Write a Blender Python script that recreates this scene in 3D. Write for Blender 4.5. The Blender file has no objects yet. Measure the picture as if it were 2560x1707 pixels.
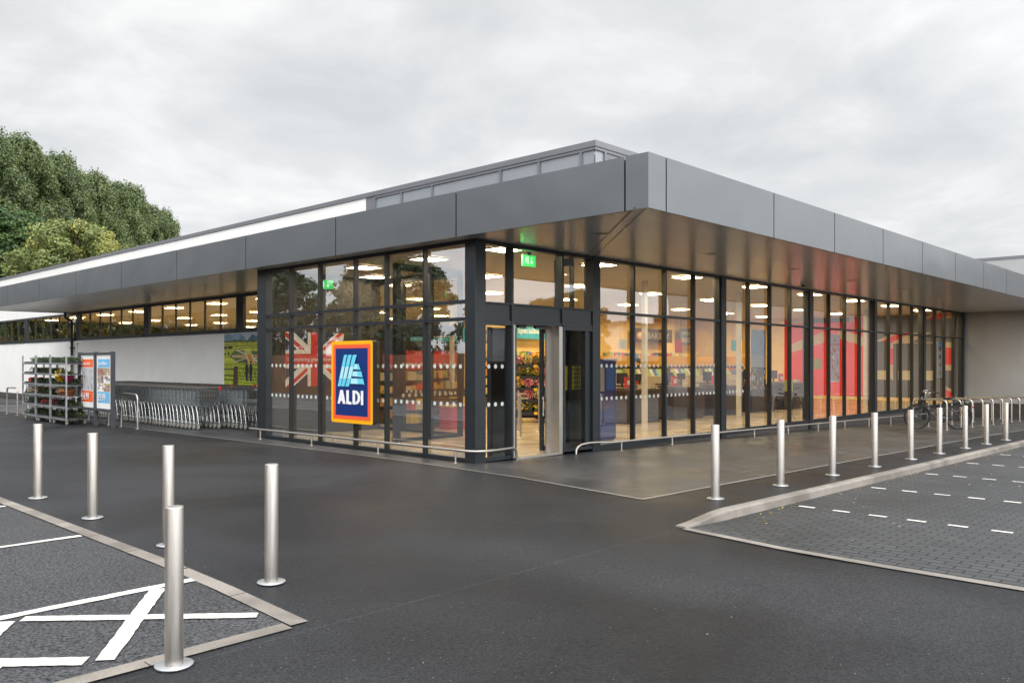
import bpy, bmesh, math, random
import numpy as np
from mathutils import Vector, Matrix
random.seed(7); rng = np.random.default_rng(7)
R = math.radians; PI = math.pi
SC = bpy.context.scene
COL = SC.collection

# ------------------------------------------------------------------ camera, world, sun, exposure
cam_d = bpy.data.cameras.new('camera'); cam = bpy.data.objects.new('camera', cam_d); COL.objects.link(cam)
cam.location = (-9.396, -9.697, 1.65)
cam.rotation_euler = (R(90), 0, R(43.356 - 90))
cam_d.sensor_width = 36; cam_d.lens = 28.98; cam_d.shift_y = 0.0203
cam_d.clip_start = 0.1; cam_d.clip_end = 3000
SC.camera = cam
SC.view_settings.view_transform = 'Standard'; SC.view_settings.look = 'None'
SC.view_settings.exposure = 0.35; SC.view_settings.gamma = 1.0
SC.cycles.use_denoising = True
SC.cycles.max_bounces = 8; SC.cycles.transparent_max_bounces = 24
SC.cycles.glossy_bounces = 4; SC.cycles.diffuse_bounces = 4
SC.cycles.caustics_reflective = False; SC.cycles.caustics_refractive = False
SC.cycles.sample_clamp_indirect = 4.0

SUN_EL = R(42); SUN_V = Vector((-0.36*math.cos(SUN_EL), -0.933*math.cos(SUN_EL), math.sin(SUN_EL))).normalized()
w = bpy.data.worlds.new("World"); SC.world = w; w.use_nodes = True
nt = w.node_tree; N = nt.nodes; L = nt.links; N.clear()
def nn(t, **k):
    n = N.new(t)
    for a, b in k.items(): setattr(n, a, b)
    return n
out = nn('ShaderNodeOutputWorld'); tc = nn('ShaderNodeTexCoord')
sky = nn('ShaderNodeTexSky', sky_type='NISHITA', sun_disc=False, sun_elevation=SUN_EL, sun_rotation=math.atan2(SUN_V.x, SUN_V.y))
b1 = nn('ShaderNodeBackground'); b1.inputs[1].default_value = 0.06; L.new(sky.outputs[0], b1.inputs[0])
sep = nn('ShaderNodeSeparateXYZ'); L.new(tc.outputs['Generated'], sep.inputs[0])
def mth(op, a, b=None, c=None):
    n = nn('ShaderNodeMath', operation=op)
    for i, v in enumerate((a, b, c)):
        if v is None: continue
        if isinstance(v, (int, float)): n.inputs[i].default_value = v
        else: L.new(v, n.inputs[i])
    return n.outputs[0]
zz = mth('ADD', mth('MAXIMUM', sep.outputs[2], 0.0), 0.22)
cmb = nn('ShaderNodeCombineXYZ'); L.new(mth('DIVIDE', sep.outputs[0], zz), cmb.inputs[0]); L.new(mth('DIVIDE', sep.outputs[1], zz), cmb.inputs[1])
n1 = nn('ShaderNodeTexNoise'); n1.inputs['Scale'].default_value = 2.3; n1.inputs['Detail'].default_value = 9; n1.inputs['Roughness'].default_value = 0.56; n1.inputs['Distortion'].default_value = 0.25
L.new(cmb.outputs[0], n1.inputs[0])
n2 = nn('ShaderNodeTexNoise'); n2.inputs['Scale'].default_value = 0.42; n2.inputs['Detail'].default_value = 3
L.new(cmb.outputs[0], n2.inputs[0])
cl = mth('ADD', mth('MULTIPLY', n1.outputs[0], 0.62), mth('MULTIPLY', n2.outputs[0], 0.38))
ramp = nn('ShaderNodeValToRGB'); L.new(cl, ramp.inputs[0])
ramp.color_ramp.elements[0].position = 0.38; ramp.color_ramp.elements[0].color = (0.72, 0.742, 0.755, 1)
ramp.color_ramp.elements[1].position = 0.60; ramp.color_ramp.elements[1].color = (1.02, 1.02, 1.015, 1)
e = ramp.color_ramp.elements.new(0.5); e.color = (0.85, 0.862, 0.87, 1)
# the cloud deck is brighter round the hidden sun, behind the photographer
dv = nn('ShaderNodeVectorMath', operation='DOT_PRODUCT'); L.new(tc.outputs['Generated'], dv.inputs[0]); dv.inputs[1].default_value = SUN_V
mr = nn('ShaderNodeMapRange', interpolation_type='SMOOTHSTEP'); L.new(dv.outputs['Value'], mr.inputs[0])
mr.inputs[1].default_value = -0.35; mr.inputs[2].default_value = 0.95; mr.inputs[3].default_value = 0.79; mr.inputs[4].default_value = 3.1
b2 = nn('ShaderNodeBackground'); L.new(ramp.outputs[0], b2.inputs[0]); L.new(mr.outputs[0], b2.inputs[1])
ad = nn('ShaderNodeMixShader'); ad.inputs[0].default_value = 0.94
L.new(b1.outputs[0], ad.inputs[1]); L.new(b2.outputs[0], ad.inputs[2]); L.new(ad.outputs[0], out.inputs[0])

sd = bpy.data.lights.new('sun', 'SUN'); sd.energy = 1.1; sd.angle = R(22); sd.color = (1, 0.96, 0.9)
so = bpy.data.objects.new('sun', sd); COL.objects.link(so); so.rotation_euler = SUN_V.to_track_quat('Z', 'Y').to_euler()

# ------------------------------------------------------------------ materials
MATS = {}
def M(name, col, rough=0.5, metal=0.0, var=0.12, vs=4.0, bump=0.0, bs=60.0, coat=0.0, rv=0.0, spec=0.5, stretch=None, trans=0.0, emit=0.0, ecol=None):
    if name in MATS: return MATS[name]
    m = bpy.data.materials.new(name); m.use_nodes = True; MATS[name] = m
    t = m.node_tree; p = t.nodes['Principled BSDF']; lk = t.links
    p.inputs['Roughness'].default_value = rough; p.inputs['Metallic'].default_value = metal
    p.inputs['Specular IOR Level'].default_value = spec
    if coat: p.inputs['Coat Weight'].default_value = coat; p.inputs['Coat Roughness'].default_value = 0.12
    tcn = t.nodes.new('ShaderNodeTexCoord'); src = tcn.outputs['Object']
    if stretch:
        mp = t.nodes.new('ShaderNodeMapping'); mp.inputs['Scale'].default_value = stretch; lk.new(src, mp.inputs[0]); src = mp.outputs[0]
    nz = t.nodes.new('ShaderNodeTexNoise'); nz.inputs['Scale'].default_value = vs; nz.inputs['Detail'].default_value = 6; lk.new(src, nz.inputs[0])
    rp = t.nodes.new('ShaderNodeValToRGB'); lk.new(nz.outputs[0], rp.inputs[0])
    c = Vector(col[:3])
    rp.color_ramp.elements[0].position = 0.3; rp.color_ramp.elements[0].color = (*(c*(1-var)), 1)
    rp.color_ramp.elements[1].position = 0.7; rp.color_ramp.elements[1].color = (*[min(1, v*(1+var)) for v in c], 1)
    lk.new(rp.outputs[0], p.inputs['Base Color'])
    if rv:
        mr = t.nodes.new('ShaderNodeMapRange'); lk.new(nz.outputs[0], mr.inputs[0])
        mr.inputs[1].default_value = .3; mr.inputs[2].default_value = .7; mr.inputs[3].default_value = max(.02, rough-rv); mr.inputs[4].default_value = rough+rv
        lk.new(mr.outputs[0], p.inputs['Roughness'])
    if bump:
        bz = t.nodes.new('ShaderNodeTexNoise'); bz.inputs['Scale'].default_value = bs; bz.inputs['Detail'].default_value = 3; lk.new(src, bz.inputs[0])
        bp = t.nodes.new('ShaderNodeBump'); bp.inputs['Strength'].default_value = bump; bp.inputs['Distance'].default_value = 0.01
        lk.new(bz.outputs[0], bp.inputs['Height']); lk.new(bp.outputs[0], p.inputs['Normal'])
    if emit:
        p.inputs['Emission Color'].default_value = (*(ecol or col), 1); p.inputs['Emission Strength'].default_value = emit
    if trans:
        p.inputs['Transmission Weight'].default_value = trans
    return m
def nodes_of(m): return m.node_tree, m.node_tree.nodes['Principled BSDF']
def glass_mat(name, tint, boost, base=0.03, cap=.6):
    m = bpy.data.materials.new(name); m.use_nodes = True; t = m.node_tree; t.nodes.clear()
    o = t.nodes.new('ShaderNodeOutputMaterial'); tr = t.nodes.new('ShaderNodeBsdfTransparent'); tr.inputs[0].default_value = (*tint, 1)
    gl = t.nodes.new('ShaderNodeBsdfGlossy'); gl.inputs['Roughness'].default_value = 0.0; gl.inputs[0].default_value = (.95, .97, 1, 1)
    fr = t.nodes.new('ShaderNodeFresnel'); fr.inputs[0].default_value = 1.5
    # gentle waviness of large panes
    tcn = t.nodes.new('ShaderNodeTexCoord'); nz = t.nodes.new('ShaderNodeTexNoise'); nz.inputs['Scale'].default_value = 0.9; nz.inputs['Detail'].default_value = 1
    t.links.new(tcn.outputs['Object'], nz.inputs[0]); bp = t.nodes.new('ShaderNodeBump'); bp.inputs['Strength'].default_value = 0.12; bp.inputs['Distance'].default_value = 0.02
    t.links.new(nz.outputs[0], bp.inputs['Height']); t.links.new(bp.outputs[0], gl.inputs['Normal'])
    ma = t.nodes.new('ShaderNodeMath'); ma.operation = 'MULTIPLY_ADD'; ma.inputs[1].default_value = boost; ma.inputs[2].default_value = base; ma.use_clamp = True
    mn = t.nodes.new('ShaderNodeMath'); mn.operation = 'MINIMUM'; mn.inputs[1].default_value = cap
    mx = t.nodes.new('ShaderNodeMixShader')
    t.links.new(fr.outputs[0], ma.inputs[0]); t.links.new(ma.outputs[0], mn.inputs[0]); t.links.new(mn.outputs[0], mx.inputs[0])
    t.links.new(tr.outputs[0], mx.inputs[1]); t.links.new(gl.outputs[0], mx.inputs[2]); t.links.new(mx.outputs[0], o.inputs[0])
    MATS[name] = m; return m
frame = M('dark_frame_paint', (.015, .019, .023), .38, 0, .1, 8, rv=.05)
steel = M('brushed_steel', (.52, .49, .455), .42, 1.0, .06, 3, bump=.15, bs=40, rv=.07, stretch=(14, 14, .6))
chrome = M('zinc_wire', (.62, .65, .67), .3, 1.0, .08, 6)
galv = M('galvanised_steel', (.42, .44, .45), .45, .8, .15, 9, rv=.1)
black = M('black_plastic', (.018, .018, .02), .45)
rubber = M('rubber', (.03, .03, .032), .7)
greyrub = M('grey_wheel', (.26, .25, .23), .55, 0, .2, 30)
glassR = glass_mat('shopfront_glass', (.95, .94, .91), 3.1, .015, .34)
glassL = glass_mat('lobby_glass', (.95, .95, .92), .5, .015, .6)
glassI = glass_mat('inner_glass', (.96, .96, .95), .12, .0)
dotm = M('frosted_dot_vinyl', (.58, .58, .55), .6, 0, .05)
white = M('white_render', (.77, .76, .74), .8, 0, .035, 1.2, bump=.1, bs=180)
greywall = M('grey_render', (.36, .36, .36), .75, 0, .06, 1.2, bump=.12, bs=160)
plinthm = M('dark_plinth_brick', (.055, .05, .047), .7, 0, .35, 14, bump=.5, bs=30)
coping = M('grey_coping', (.165, .17, .185), .45, .3, .06, 2)
orange_wall = M('warm_interior_wall', (.86, .62, .25), .7, 0, .04)
ceilm = M('interior_ceiling', (.56, .50, .40), .8, 0, .05, 2)
tilem = M('store_floor_tile', (.52, .44, .32), .22, 0, .1, 1.5, rv=.06)

def fascia_mat():
    m = M('fascia_metal', (.158, .170, .182), .34, .7, .03, 1.0)
    t, p = nodes_of(m)
    tcn = t.nodes.new('ShaderNodeTexCoord')
    nz = t.nodes.new('ShaderNodeTexNoise'); nz.inputs['Scale'].default_value = .8; nz.inputs['Detail'].default_value = 1.5; t.links.new(tcn.outputs['Object'], nz.inputs[0])
    b1 = t.nodes.new('ShaderNodeBump'); b1.inputs['Strength'].default_value = .6; b1.inputs['Distance'].default_value = .05; t.links.new(nz.outputs[0], b1.inputs['Height'])
    mp = t.nodes.new('ShaderNodeMapping'); mp.inputs['Scale'].default_value = (60, 60, 1.2); t.links.new(tcn.outputs['Object'], mp.inputs[0])
    n2 = t.nodes.new('ShaderNodeTexNoise'); n2.inputs['Scale'].default_value = 1; n2.inputs['Detail'].default_value = 3; t.links.new(mp.outputs[0], n2.inputs[0])
    b2 = t.nodes.new('ShaderNodeBump'); b2.inputs['Strength'].default_value = .06; b2.inputs['Distance'].default_value = .01; t.links.new(n2.outputs[0], b2.inputs['Height'])
    t.links.new(b1.outputs[0], b2.inputs['Normal']); t.links.new(b2.outputs[0], p.inputs['Normal'])
    return m
fascia = fascia_mat()
def soffit_mat(name, rot):
    m = M(name, (.66, .68, .70), .24, .1, .04, 3)
    t, p = nodes_of(m); tcn = t.nodes.new('ShaderNodeTexCoord')
    mp = t.nodes.new('ShaderNodeMapping'); mp.inputs['Rotation'].default_value = (0, 0, rot); t.links.new(tcn.outputs['Object'], mp.inputs[0])
    br = t.nodes.new('ShaderNodeTexBrick'); br.inputs['Scale'].default_value = 1; br.inputs['Brick Width'].default_value = 5.8; br.inputs['Row Height'].default_value = .15
    br.inputs['Mortar Size'].default_value = .006; br.inputs['Mortar Smooth'].default_value = .6; br.inputs['Color1'].default_value = (.66, .68, .70, 1); br.inputs['Color2'].default_value = (.63, .65, .67, 1); br.inputs['Mortar'].default_value = (.34, .34, .34, 1)
    t.links.new(mp.outputs[0], br.inputs[0]); t.links.new(br.outputs[0], p.inputs['Base Color'])
    nz = t.nodes.new('ShaderNodeTexNoise'); nz.inputs['Scale'].default_value = 1
    mp2 = t.nodes.new('ShaderNodeMapping'); mp2.inputs['Scale'].default_value = (.25, 10, 1); t.links.new(mp.outputs[0], mp2.inputs[0]); t.links.new(mp2.outputs[0], nz.inputs[0])
    mm = t.nodes.new('ShaderNodeMath'); mm.operation = 'MULTIPLY_ADD'; mm.inputs[1].default_value = -1.2; t.links.new(br.outputs['Fac'], mm.inputs[0]); t.links.new(nz.outputs[0], mm.inputs[2])
    b = t.nodes.new('ShaderNodeBump'); b.inputs['Strength'].default_value = .15; b.inputs['Distance'].default_value = .003; t.links.new(mm.outputs[0], b.inputs['Height']); t.links.new(b.outputs[0], p.inputs['Normal'])
    return m
frame_shade = M('dark_frame_shade', (.006,.007,.008), .5, 0, .05)  # near-black copy of the frame paint, mullion side shade put into its colour
soffX = soffit_mat('soffit_planks_along_front', 0); soffY = soffit_mat('soffit_planks_along_side', R(90))

def ground_mat(name, c0, c1, fine, fscale, r0, r1, bump, patch=0.35, spk=0.0, sp_=.3):
    m = bpy.data.materials.new(name); m.use_nodes = True; MATS[name] = m; t, p = nodes_of(m); lk = t.links; p.inputs['Specular IOR Level'].default_value = sp_
    tcn = t.nodes.new('ShaderNodeTexCoord'); o = tcn.outputs['Object']
    a = t.nodes.new('ShaderNodeTexNoise'); a.inputs['Scale'].default_value = patch; a.inputs['Detail'].default_value = 5; a.inputs['Distortion'].default_value = .4; lk.new(o, a.inputs[0])
    f = t.nodes.new('ShaderNodeTexNoise'); f.inputs['Scale'].default_value = fscale; f.inputs['Detail'].default_value = 4; f.inputs['Roughness'].default_value = .7; lk.new(o, f.inputs[0])
    r = t.nodes.new('ShaderNodeValToRGB'); lk.new(a.outputs[0], r.inputs[0]); r.color_ramp.elements[0].position = .38; r.color_ramp.elements[0].color = (*c0, 1); r.color_ramp.elements[1].position = .64; r.color_ramp.elements[1].color = (*c1, 1)
    fr = t.nodes.new('ShaderNodeMapRange'); lk.new(f.outputs[0], fr.inputs[0]); fr.inputs[1].default_value = .35; fr.inputs[2].default_value = .68; fr.inputs[3].default_value = 1-fine; fr.inputs[4].default_value = 1+fine*1.3
    mu = t.nodes.new('ShaderNodeVectorMath'); mu.operation = 'MULTIPLY'; lk.new(r.outputs[0], mu.inputs[0]); lk.new(fr.outputs[0], mu.inputs[1])
    last = mu.outputs[0]
    if spk:
        v = t.nodes.new('ShaderNodeTexVoronoi'); v.inputs['Scale'].default_value = 55; lk.new(o, v.inputs[0])
        lt = t.nodes.new('ShaderNodeMath'); lt.operation = 'LESS_THAN'; lt.inputs[1].default_value = .16; lk.new(v.outputs['Distance'], lt.inputs[0])
        sx = t.nodes.new('ShaderNodeSeparateColor'); lk.new(v.outputs['Color'], sx.inputs[0])
        gt = t.nodes.new('ShaderNodeMath'); gt.operation = 'GREATER_THAN'; gt.inputs[1].default_value = 1-spk; lk.new(sx.outputs[0], gt.inputs[0])
        ml = t.nodes.new('ShaderNodeMath'); ml.operation = 'MULTIPLY'; lk.new(lt.outputs[0], ml.inputs[0]); lk.new(gt.outputs[0], ml.inputs[1])
        mx = t.nodes.new('ShaderNodeMix'); mx.data_type = 'RGBA'; lk.new(ml.outputs[0], mx.inputs[0]); lk.new(last, mx.inputs[6]); mx.inputs[7].default_value = (.4, .38, .35, 1); last = mx.outputs[2]
    lk.new(last, p.inputs['Base Color'])
    rr = t.nodes.new('ShaderNodeMapRange'); lk.new(a.outputs[0], rr.inputs[0]); rr.inputs[1].default_value = .36; rr.inputs[2].default_value = .62; rr.inputs[3].default_value = r0; rr.inputs[4].default_value = r1; lk.new(rr.outputs[0], p.inputs['Roughness'])
    b = t.nodes.new('ShaderNodeBump'); b.inputs['Strength'].default_value = bump; b.inputs['Distance'].default_value = .006; lk.new(f.outputs[0], b.inputs['Height']); lk.new(b.outputs[0], p.inputs['Normal'])
    return m
asphalt = ground_mat('smooth_damp_asphalt', (.0145, .0151, .0168), (.0345, .0353, .0380), .42, 55, .38, .62, .55, .35, .012, .09)
tarmac = ground_mat('coarse_tarmac', (.030, .031, .034), (.046, .047, .051), 1.0, 48, .38, .6, 1.1, .5, .02)
paint = ground_mat('road_paint', (.50, .49, .46), (.66, .65, .61), .10, 60, .5, .7, .5, 1.5)
kerbm = ground_mat('kerb_concrete', (.14, .125, .11), (.25, .225, .20), .12, 70, .5, .75, .35, 1.6)
def brick_ground(name, c1, c2, mort, bw, bh, ms, r0, r1, rot=0, wet=None):
    m = ground_mat(name, c1, c2, .12, 60, r0, r1, .25, .5); t, p = nodes_of(m); lk = t.links
    tcn = t.nodes.new('ShaderNodeTexCoord'); mp = t.nodes.new('ShaderNodeMapping'); mp.inputs['Rotation'].default_value = (0, 0, rot); lk.new(tcn.outputs['Object'], mp.inputs[0])
    br = t.nodes.new('ShaderNodeTexBrick'); br.inputs['Scale'].default_value = 1; br.inputs['Brick Width'].default_value = bw; br.inputs['Row Height'].default_value = bh; br.inputs['Mortar Size'].default_value = ms; br.inputs['Mortar Smooth'].default_value = .2
    br.inputs['Color1'].default_value = (1.12, 1.12, 1.12, 1); br.inputs['Color2'].default_value = (.86, .86, .86, 1); br.inputs['Mortar'].default_value = (*mort, 1); lk.new(mp.outputs[0], br.inputs[0])
    src = p.inputs['Base Color'].links[0].from_socket
    mu = t.nodes.new('ShaderNodeVectorMath'); mu.operation = 'MULTIPLY'; lk.new(src, mu.inputs[0]); lk.new(br.outputs[0], mu.inputs[1]); lk.new(mu.outputs[0], p.inputs['Base Color'])
    b0 = p.inputs['Normal'].links[0].from_node
    b = t.nodes.new('ShaderNodeBump'); b.inputs['Strength'].default_value = .5; b.inputs['Distance'].default_value = .005; b.invert = True; lk.new(br.outputs['Fac'], b.inputs['Height']); lk.new(b0.outputs[0], b.inputs['Normal']); lk.new(b.outputs[0], p.inputs['Normal'])
    return m
blocks = brick_ground('grey_block_paving', (.034, .036, .038), (.054, .056, .059), (.2, .2, .2), .2, .1, .0085, .5, .66, R(90))
slabs = brick_ground('smooth_grey_slabs', (.029, .030, .032), (.060, .061, .063), (1.5, 1.5, 1.5), .9, .3, .006, .33, .55)
def timber_mat():
    m = M('timber_boards', (.16, .075, .035), .7, 0, .4, 3, stretch=(1, 9, .4)); return m
timber = timber_mat()

# ------------------------------------------------------------------ mesh builder
class MB:
    def __init__(s): s.v = []; s.f = []; s.m = []; s.smooth = []
    def add(s, vs, fs, mi=0, sm=False):
        o = len(s.v); s.v += [tuple(v) for v in vs]
        for f in fs: s.f.append([i+o for i in f]); s.m.append(mi); s.smooth.append(sm)
        return s
    def box(s, x0, x1, y0, y1, z0, z1, mi=0):
        return s.add([(x0,y0,z0),(x1,y0,z0),(x1,y1,z0),(x0,y1,z0),(x0,y0,z1),(x1,y0,z1),(x1,y1,z1),(x0,y1,z1)],
                     [(3,2,1,0),(4,5,6,7),(0,1,5,4),(1,2,6,5),(2,3,7,6),(3,0,4,7)], mi)
    def quad(s, a, b, c, d, mi=0): return s.add([a,b,c,d], [(0,1,2,3)], mi)
    def tube(s, pts, r, n=8, mi=0, caps=True, closed=False):
        P = [Vector(p) for p in pts]; k = len(P); rr = r if isinstance(r, (list, tuple)) else [r]*k
        vs = []; prev = None
        for i in range(k):
            if closed: t = P[(i+1) % k]-P[i-1]
            else: t = (P[min(i+1,k-1)]-P[max(i-1,0)])
            t = t.normalized() if t.length > 1e-9 else Vector((0,0,1))
            if prev is None:
                u = t.cross(Vector((0,0,1)));
                if u.length < 1e-3: u = t.cross(Vector((1,0,0)))
                u.normalize()
            else:
                u = prev - t*prev.dot(t)
                u = u.normalized() if u.length > 1e-6 else t.orthogonal().normalized()
            prev = u; w_ = t.cross(u)
            for j in range(n):
                a = 2*PI*j/n; vs.append(P[i]+(u*math.cos(a)+w_*math.sin(a))*rr[i])
        fs = []
        for i in range(k if closed else k-1):
            i2 = (i+1) % k
            for j in range(n): fs.append((i*n+j, i*n+(j+1)%n, i2*n+(j+1)%n, i2*n+j))
        s.add(vs, fs, mi, n > 4)
        if caps and not closed:
            s.add(vs[:n], [tuple(range(n))[::-1]], mi); s.add(vs[-n:], [tuple(range(n))], mi)
        return s
    def cyl(s, x, y, z0, z1, r, n=24, mi=0, r2=None): return s.tube([(x,y,z0),(x,y,z1)], [r, r2 if r2 is not None else r], n, mi)
    def lathe(s, prof, x=0, y=0, n=24, mi=0, sm=True):
        vs = [(x+r*math.cos(2*PI*j/n), y+r*math.sin(2*PI*j/n), z) for r, z in prof for j in range(n)]
        fs = [(i*n+j, i*n+(j+1)%n, (i+1)*n+(j+1)%n, (i+1)*n+j) for i in range(len(prof)-1) for j in range(n)]
        return s.add(vs, fs, mi, sm)
    def disc(s, c, u, v, r, n=16, mi=0, ry=None):
        c, u, v = Vector(c), Vector(u), Vector(v); ry = ry or r
        return s.add([c+u*math.cos(2*PI*j/n)*r+v*math.sin(2*PI*j/n)*ry for j in range(n)], [tuple(range(n))], mi)
    def build(s, name, mats, parent=None, bevel=0):
        me = bpy.data.meshes.new(name); me.from_pydata(s.v, [], s.f)
        for m in (mats if isinstance(mats, (list, tuple)) else [mats]): me.materials.append(m)
        me.polygons.foreach_set('material_index', s.m); me.polygons.foreach_set('use_smooth', s.smooth); me.update()
        o = bpy.data.objects.new(name, me); COL.objects.link(o)
        if parent: o.parent = parent
        if bevel:
            b = o.modifiers.new('bevel', 'BEVEL'); b.width = bevel; b.segments = 2; b.limit_method = 'ANGLE'; b.harden_normals = False
        return o
def tag(o, label, cat, group=None, kind=None):
    if kind: o['kind'] = kind
    if label: o['label'] = label
    if cat: o['category'] = cat
    if group: o['group'] = group
    return o
def empty(name, loc=(0,0,0), rz=0, label=None, cat=None, group=None):
    o = bpy.data.objects.new(name, None); COL.objects.link(o); o.location = loc; o.rotation_euler = (0,0,rz); o.empty_display_size = .2
    return tag(o, label, cat, group)
def struct(o): o['kind'] = 'structure'; return o
def dup(root, loc=None, rz=None, label=None, group=None, rot=None):
    def cp(o, par):
        c = o.copy(); COL.objects.link(c)
        if par: c.parent = par
        for ch in list(o.children): cp(ch, c)
        return c
    r = cp(root, None)
    if loc is not None: r.location = loc
    if rz is not None: r.rotation_euler = (0,0,rz)
    if rot is not None: r.rotation_euler = rot
    if label: r['label'] = label
    if group: r['group'] = group
    return r
def text(s, size, origin, u, v, m, parent, name='lettering', depth=.002, bold=0.0, align='LEFT', width=None):
    """flat lettering: baseline start at origin, u = reading direction, v = up"""
    c = bpy.data.curves.new(name, 'FONT'); c.body = s; c.size = size; c.extrude = depth; c.align_x = align; c.offset = bold
    t = bpy.data.objects.new('tmp', c); COL.objects.link(t)
    dg = bpy.context.evaluated_depsgraph_get(); dg.update()
    me = bpy.data.meshes.new_from_object(t.evaluated_get(dg)); me.name = name
    bpy.data.objects.remove(t); bpy.data.curves.remove(c)
    u, v = Vector(u).normalized(), Vector(v).normalized(); n = u.cross(v)
    k = 1.0
    if width and len(me.vertices):
        xs = [q.co.x for q in me.vertices]; k = width/(max(xs)-min(xs))
    for q in me.vertices:
        q.co = Vector(origin)+u*q.co.x*k+v*q.co.y+n*q.co.z
    me.materials.clear(); me.materials.append(m)
    o = bpy.data.objects.new(name, me); COL.objects.link(o); o.parent = parent
    return o
def clip(poly, w_, h_):
    def cut(P, f, g):
        o = []
        for i in range(len(P)):
            a, b = P[i-1], P[i]; fa, fb = f(a), f(b)
            if (fa >= 0) != (fb >= 0):
                t = fa/(fa-fb); o.append((a[0]+(b[0]-a[0])*t, a[1]+(b[1]-a[1])*t))
            if fb >= 0: o.append(b)
        return o
    for f in (lambda p: p[0], lambda p: w_-p[0], lambda p: p[1], lambda p: h_-p[1]):
        if not poly: return []
        poly = cut(poly, f, None)
    return poly
class Decal:
    """printed artwork: polygons in (u, v) metres laid on a panel, each .5 mm proud of the last"""
    def __init__(s, o, u, v, w_, h_, step=.00015): s.o = Vector(o); s.u = Vector(u); s.v = Vector(v); s.n = s.u.cross(s.v); s.w = w_; s.h = h_; s.k = 0; s.mb = MB(); s.ms = []; s.step = step
    def p(s, poly, m):
        poly = clip(poly, s.w, s.h)
        if len(poly) < 3: return
        if m not in s.ms: s.ms.append(m)
        s.k += 1
        s.mb.add([s.o+s.u*a+s.v*b+s.n*(s.k*s.step) for a, b in poly], [tuple(range(len(poly)))], s.ms.index(m))
    def r(s, a, b, c, d, m): s.p([(a,b),(c,b),(c,d),(a,d)], m)
    def line(s, a, b, wd, m):
        d = Vector((b[0]-a[0], b[1]-a[1])); 
        if d.length < 1e-6: return
        q = Vector((-d.y, d.x)).normalized()*wd/2
        s.p([(a[0]+q.x,a[1]+q.y),(a[0]-q.x,a[1]-q.y),(b[0]-q.x,b[1]-q.y),(b[0]+q.x,b[1]+q.y)][::-1], m)
    def circ(s, x, y, rx, ry, m, n=14): s.p([(x+rx*math.cos(2*PI*i/n), y+ry*math.sin(2*PI*i/n)) for i in range(n)], m)
    def build(s, name, parent): return s.mb.build(name, s.ms, parent)
def union_jack(d, x, y, w_, h_, blue, wht, red):
    """the British flag in the rectangle, drawn on decal d"""
    sub = Decal(d.o+d.u*x+d.v*y, d.u, d.v, w_, h_); sub.k = d.k; sub.mb = d.mb; sub.ms = d.ms; sub.step = d.step
    sub.r(0,0,w_,h_,blue)
    for a, b in (((0,0),(w_,h_)), ((0,h_),(w_,0))):
        sub.line((a[0]-(b[0]-a[0])*.1,a[1]-(b[1]-a[1])*.1),(b[0]+(b[0]-a[0])*.1,b[1]+(b[1]-a[1])*.1),h_*.2,wht)
    c = (w_/2,h_/2); o = h_*.034
    for ex, ey, sx in ((0,0,1),(w_,h_,-1),(0,h_,1),(w_,0,-1)):
        dx, dy = ex-c[0], ey-c[1]; l = math.hypot(dx,dy); qx, qy = -dy/l*o, dx/l*o
        sub.line((c[0]+qx,c[1]+qy),(ex+qx+dx*.1,ey+qy+dy*.1),h_*.067,red)
    sub.r(0,h_*.333,w_,h_*.667,wht); sub.r(w_/2-h_*.167,0,w_/2+h_*.167,h_,wht)
    sub.r(0,h_*.4,w_,h_*.6,red); sub.r(w_/2-h_*.1,0,w_/2+h_*.1,h_,red)
    d.k = sub.k
# ------------------------------------------------------------------ ground
def zf(x): return float(np.interp(x, [-1, 13.4, 28, 80], [0, -.225, -.56, -1]))
def smst(a, b, x):
    t = min(max((x-a)/(b-a), 0), 1); return t*t*(3-2*t)
def h_up(x, y):          # footpath and car park level
    A = -0.04*min(max(-3.5-y, 0), 3); t = smst(-2, -1.1, x); return A*(1-t)+zf(x)*t
def h_lo(x, y):          # level of the parking bays below the kerb
    A = -0.04*min(max(-3.5-y, 0), 3)
    if x <= -2: return A
    t = smst(-2, -1.1, x); return A*(1-t)+(zf(x)-.095)*t
YK = -5.12
def hh(x, y): return h_up(x, y) if y > YK else h_lo(x, y)
def sheet(name, xs, ys, mat, dz, hf, inside=None):
    mb = MB(); vs = [(x, y, hf(x, y)+dz) for y in ys for x in xs]; nx = len(xs); fs = []
    for j in range(len(ys)-1):
        for i in range(nx-1):
            if inside is None or inside((xs[i]+xs[i+1])/2, (ys[j]+ys[j+1])/2): fs.append((j*nx+i, j*nx+i+1, (j+1)*nx+i+1, (j+1)*nx+i))
    mb.add(vs, fs, 0, False); return struct(mb.build(name, mat))
def fr(a, b, st): return list(np.arange(a, b, st))
xs = [-900,-300,-120,-60,-30,-20,-14]+fr(-10,-2.5,1.0)+fr(-2.5,-.4,.15)+[0,.5,1,2,4,7,10,13.4,20,28,40,80,200,900]
ysl = [-900,-300,-120,-60,-30,-16,-12,-9,-7.5,-6.5,-6,-5.5,YK]
ysu = [YK+.0005,-4.8,-4.4,-4.0,-3.75,-3.5,-2,0,4,10,20,40,80,200,900]
sheet('road', xs, ysl, asphalt, 0, h_lo)
sheet('ground', xs, ysu, asphalt, 0, h_up)
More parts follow.
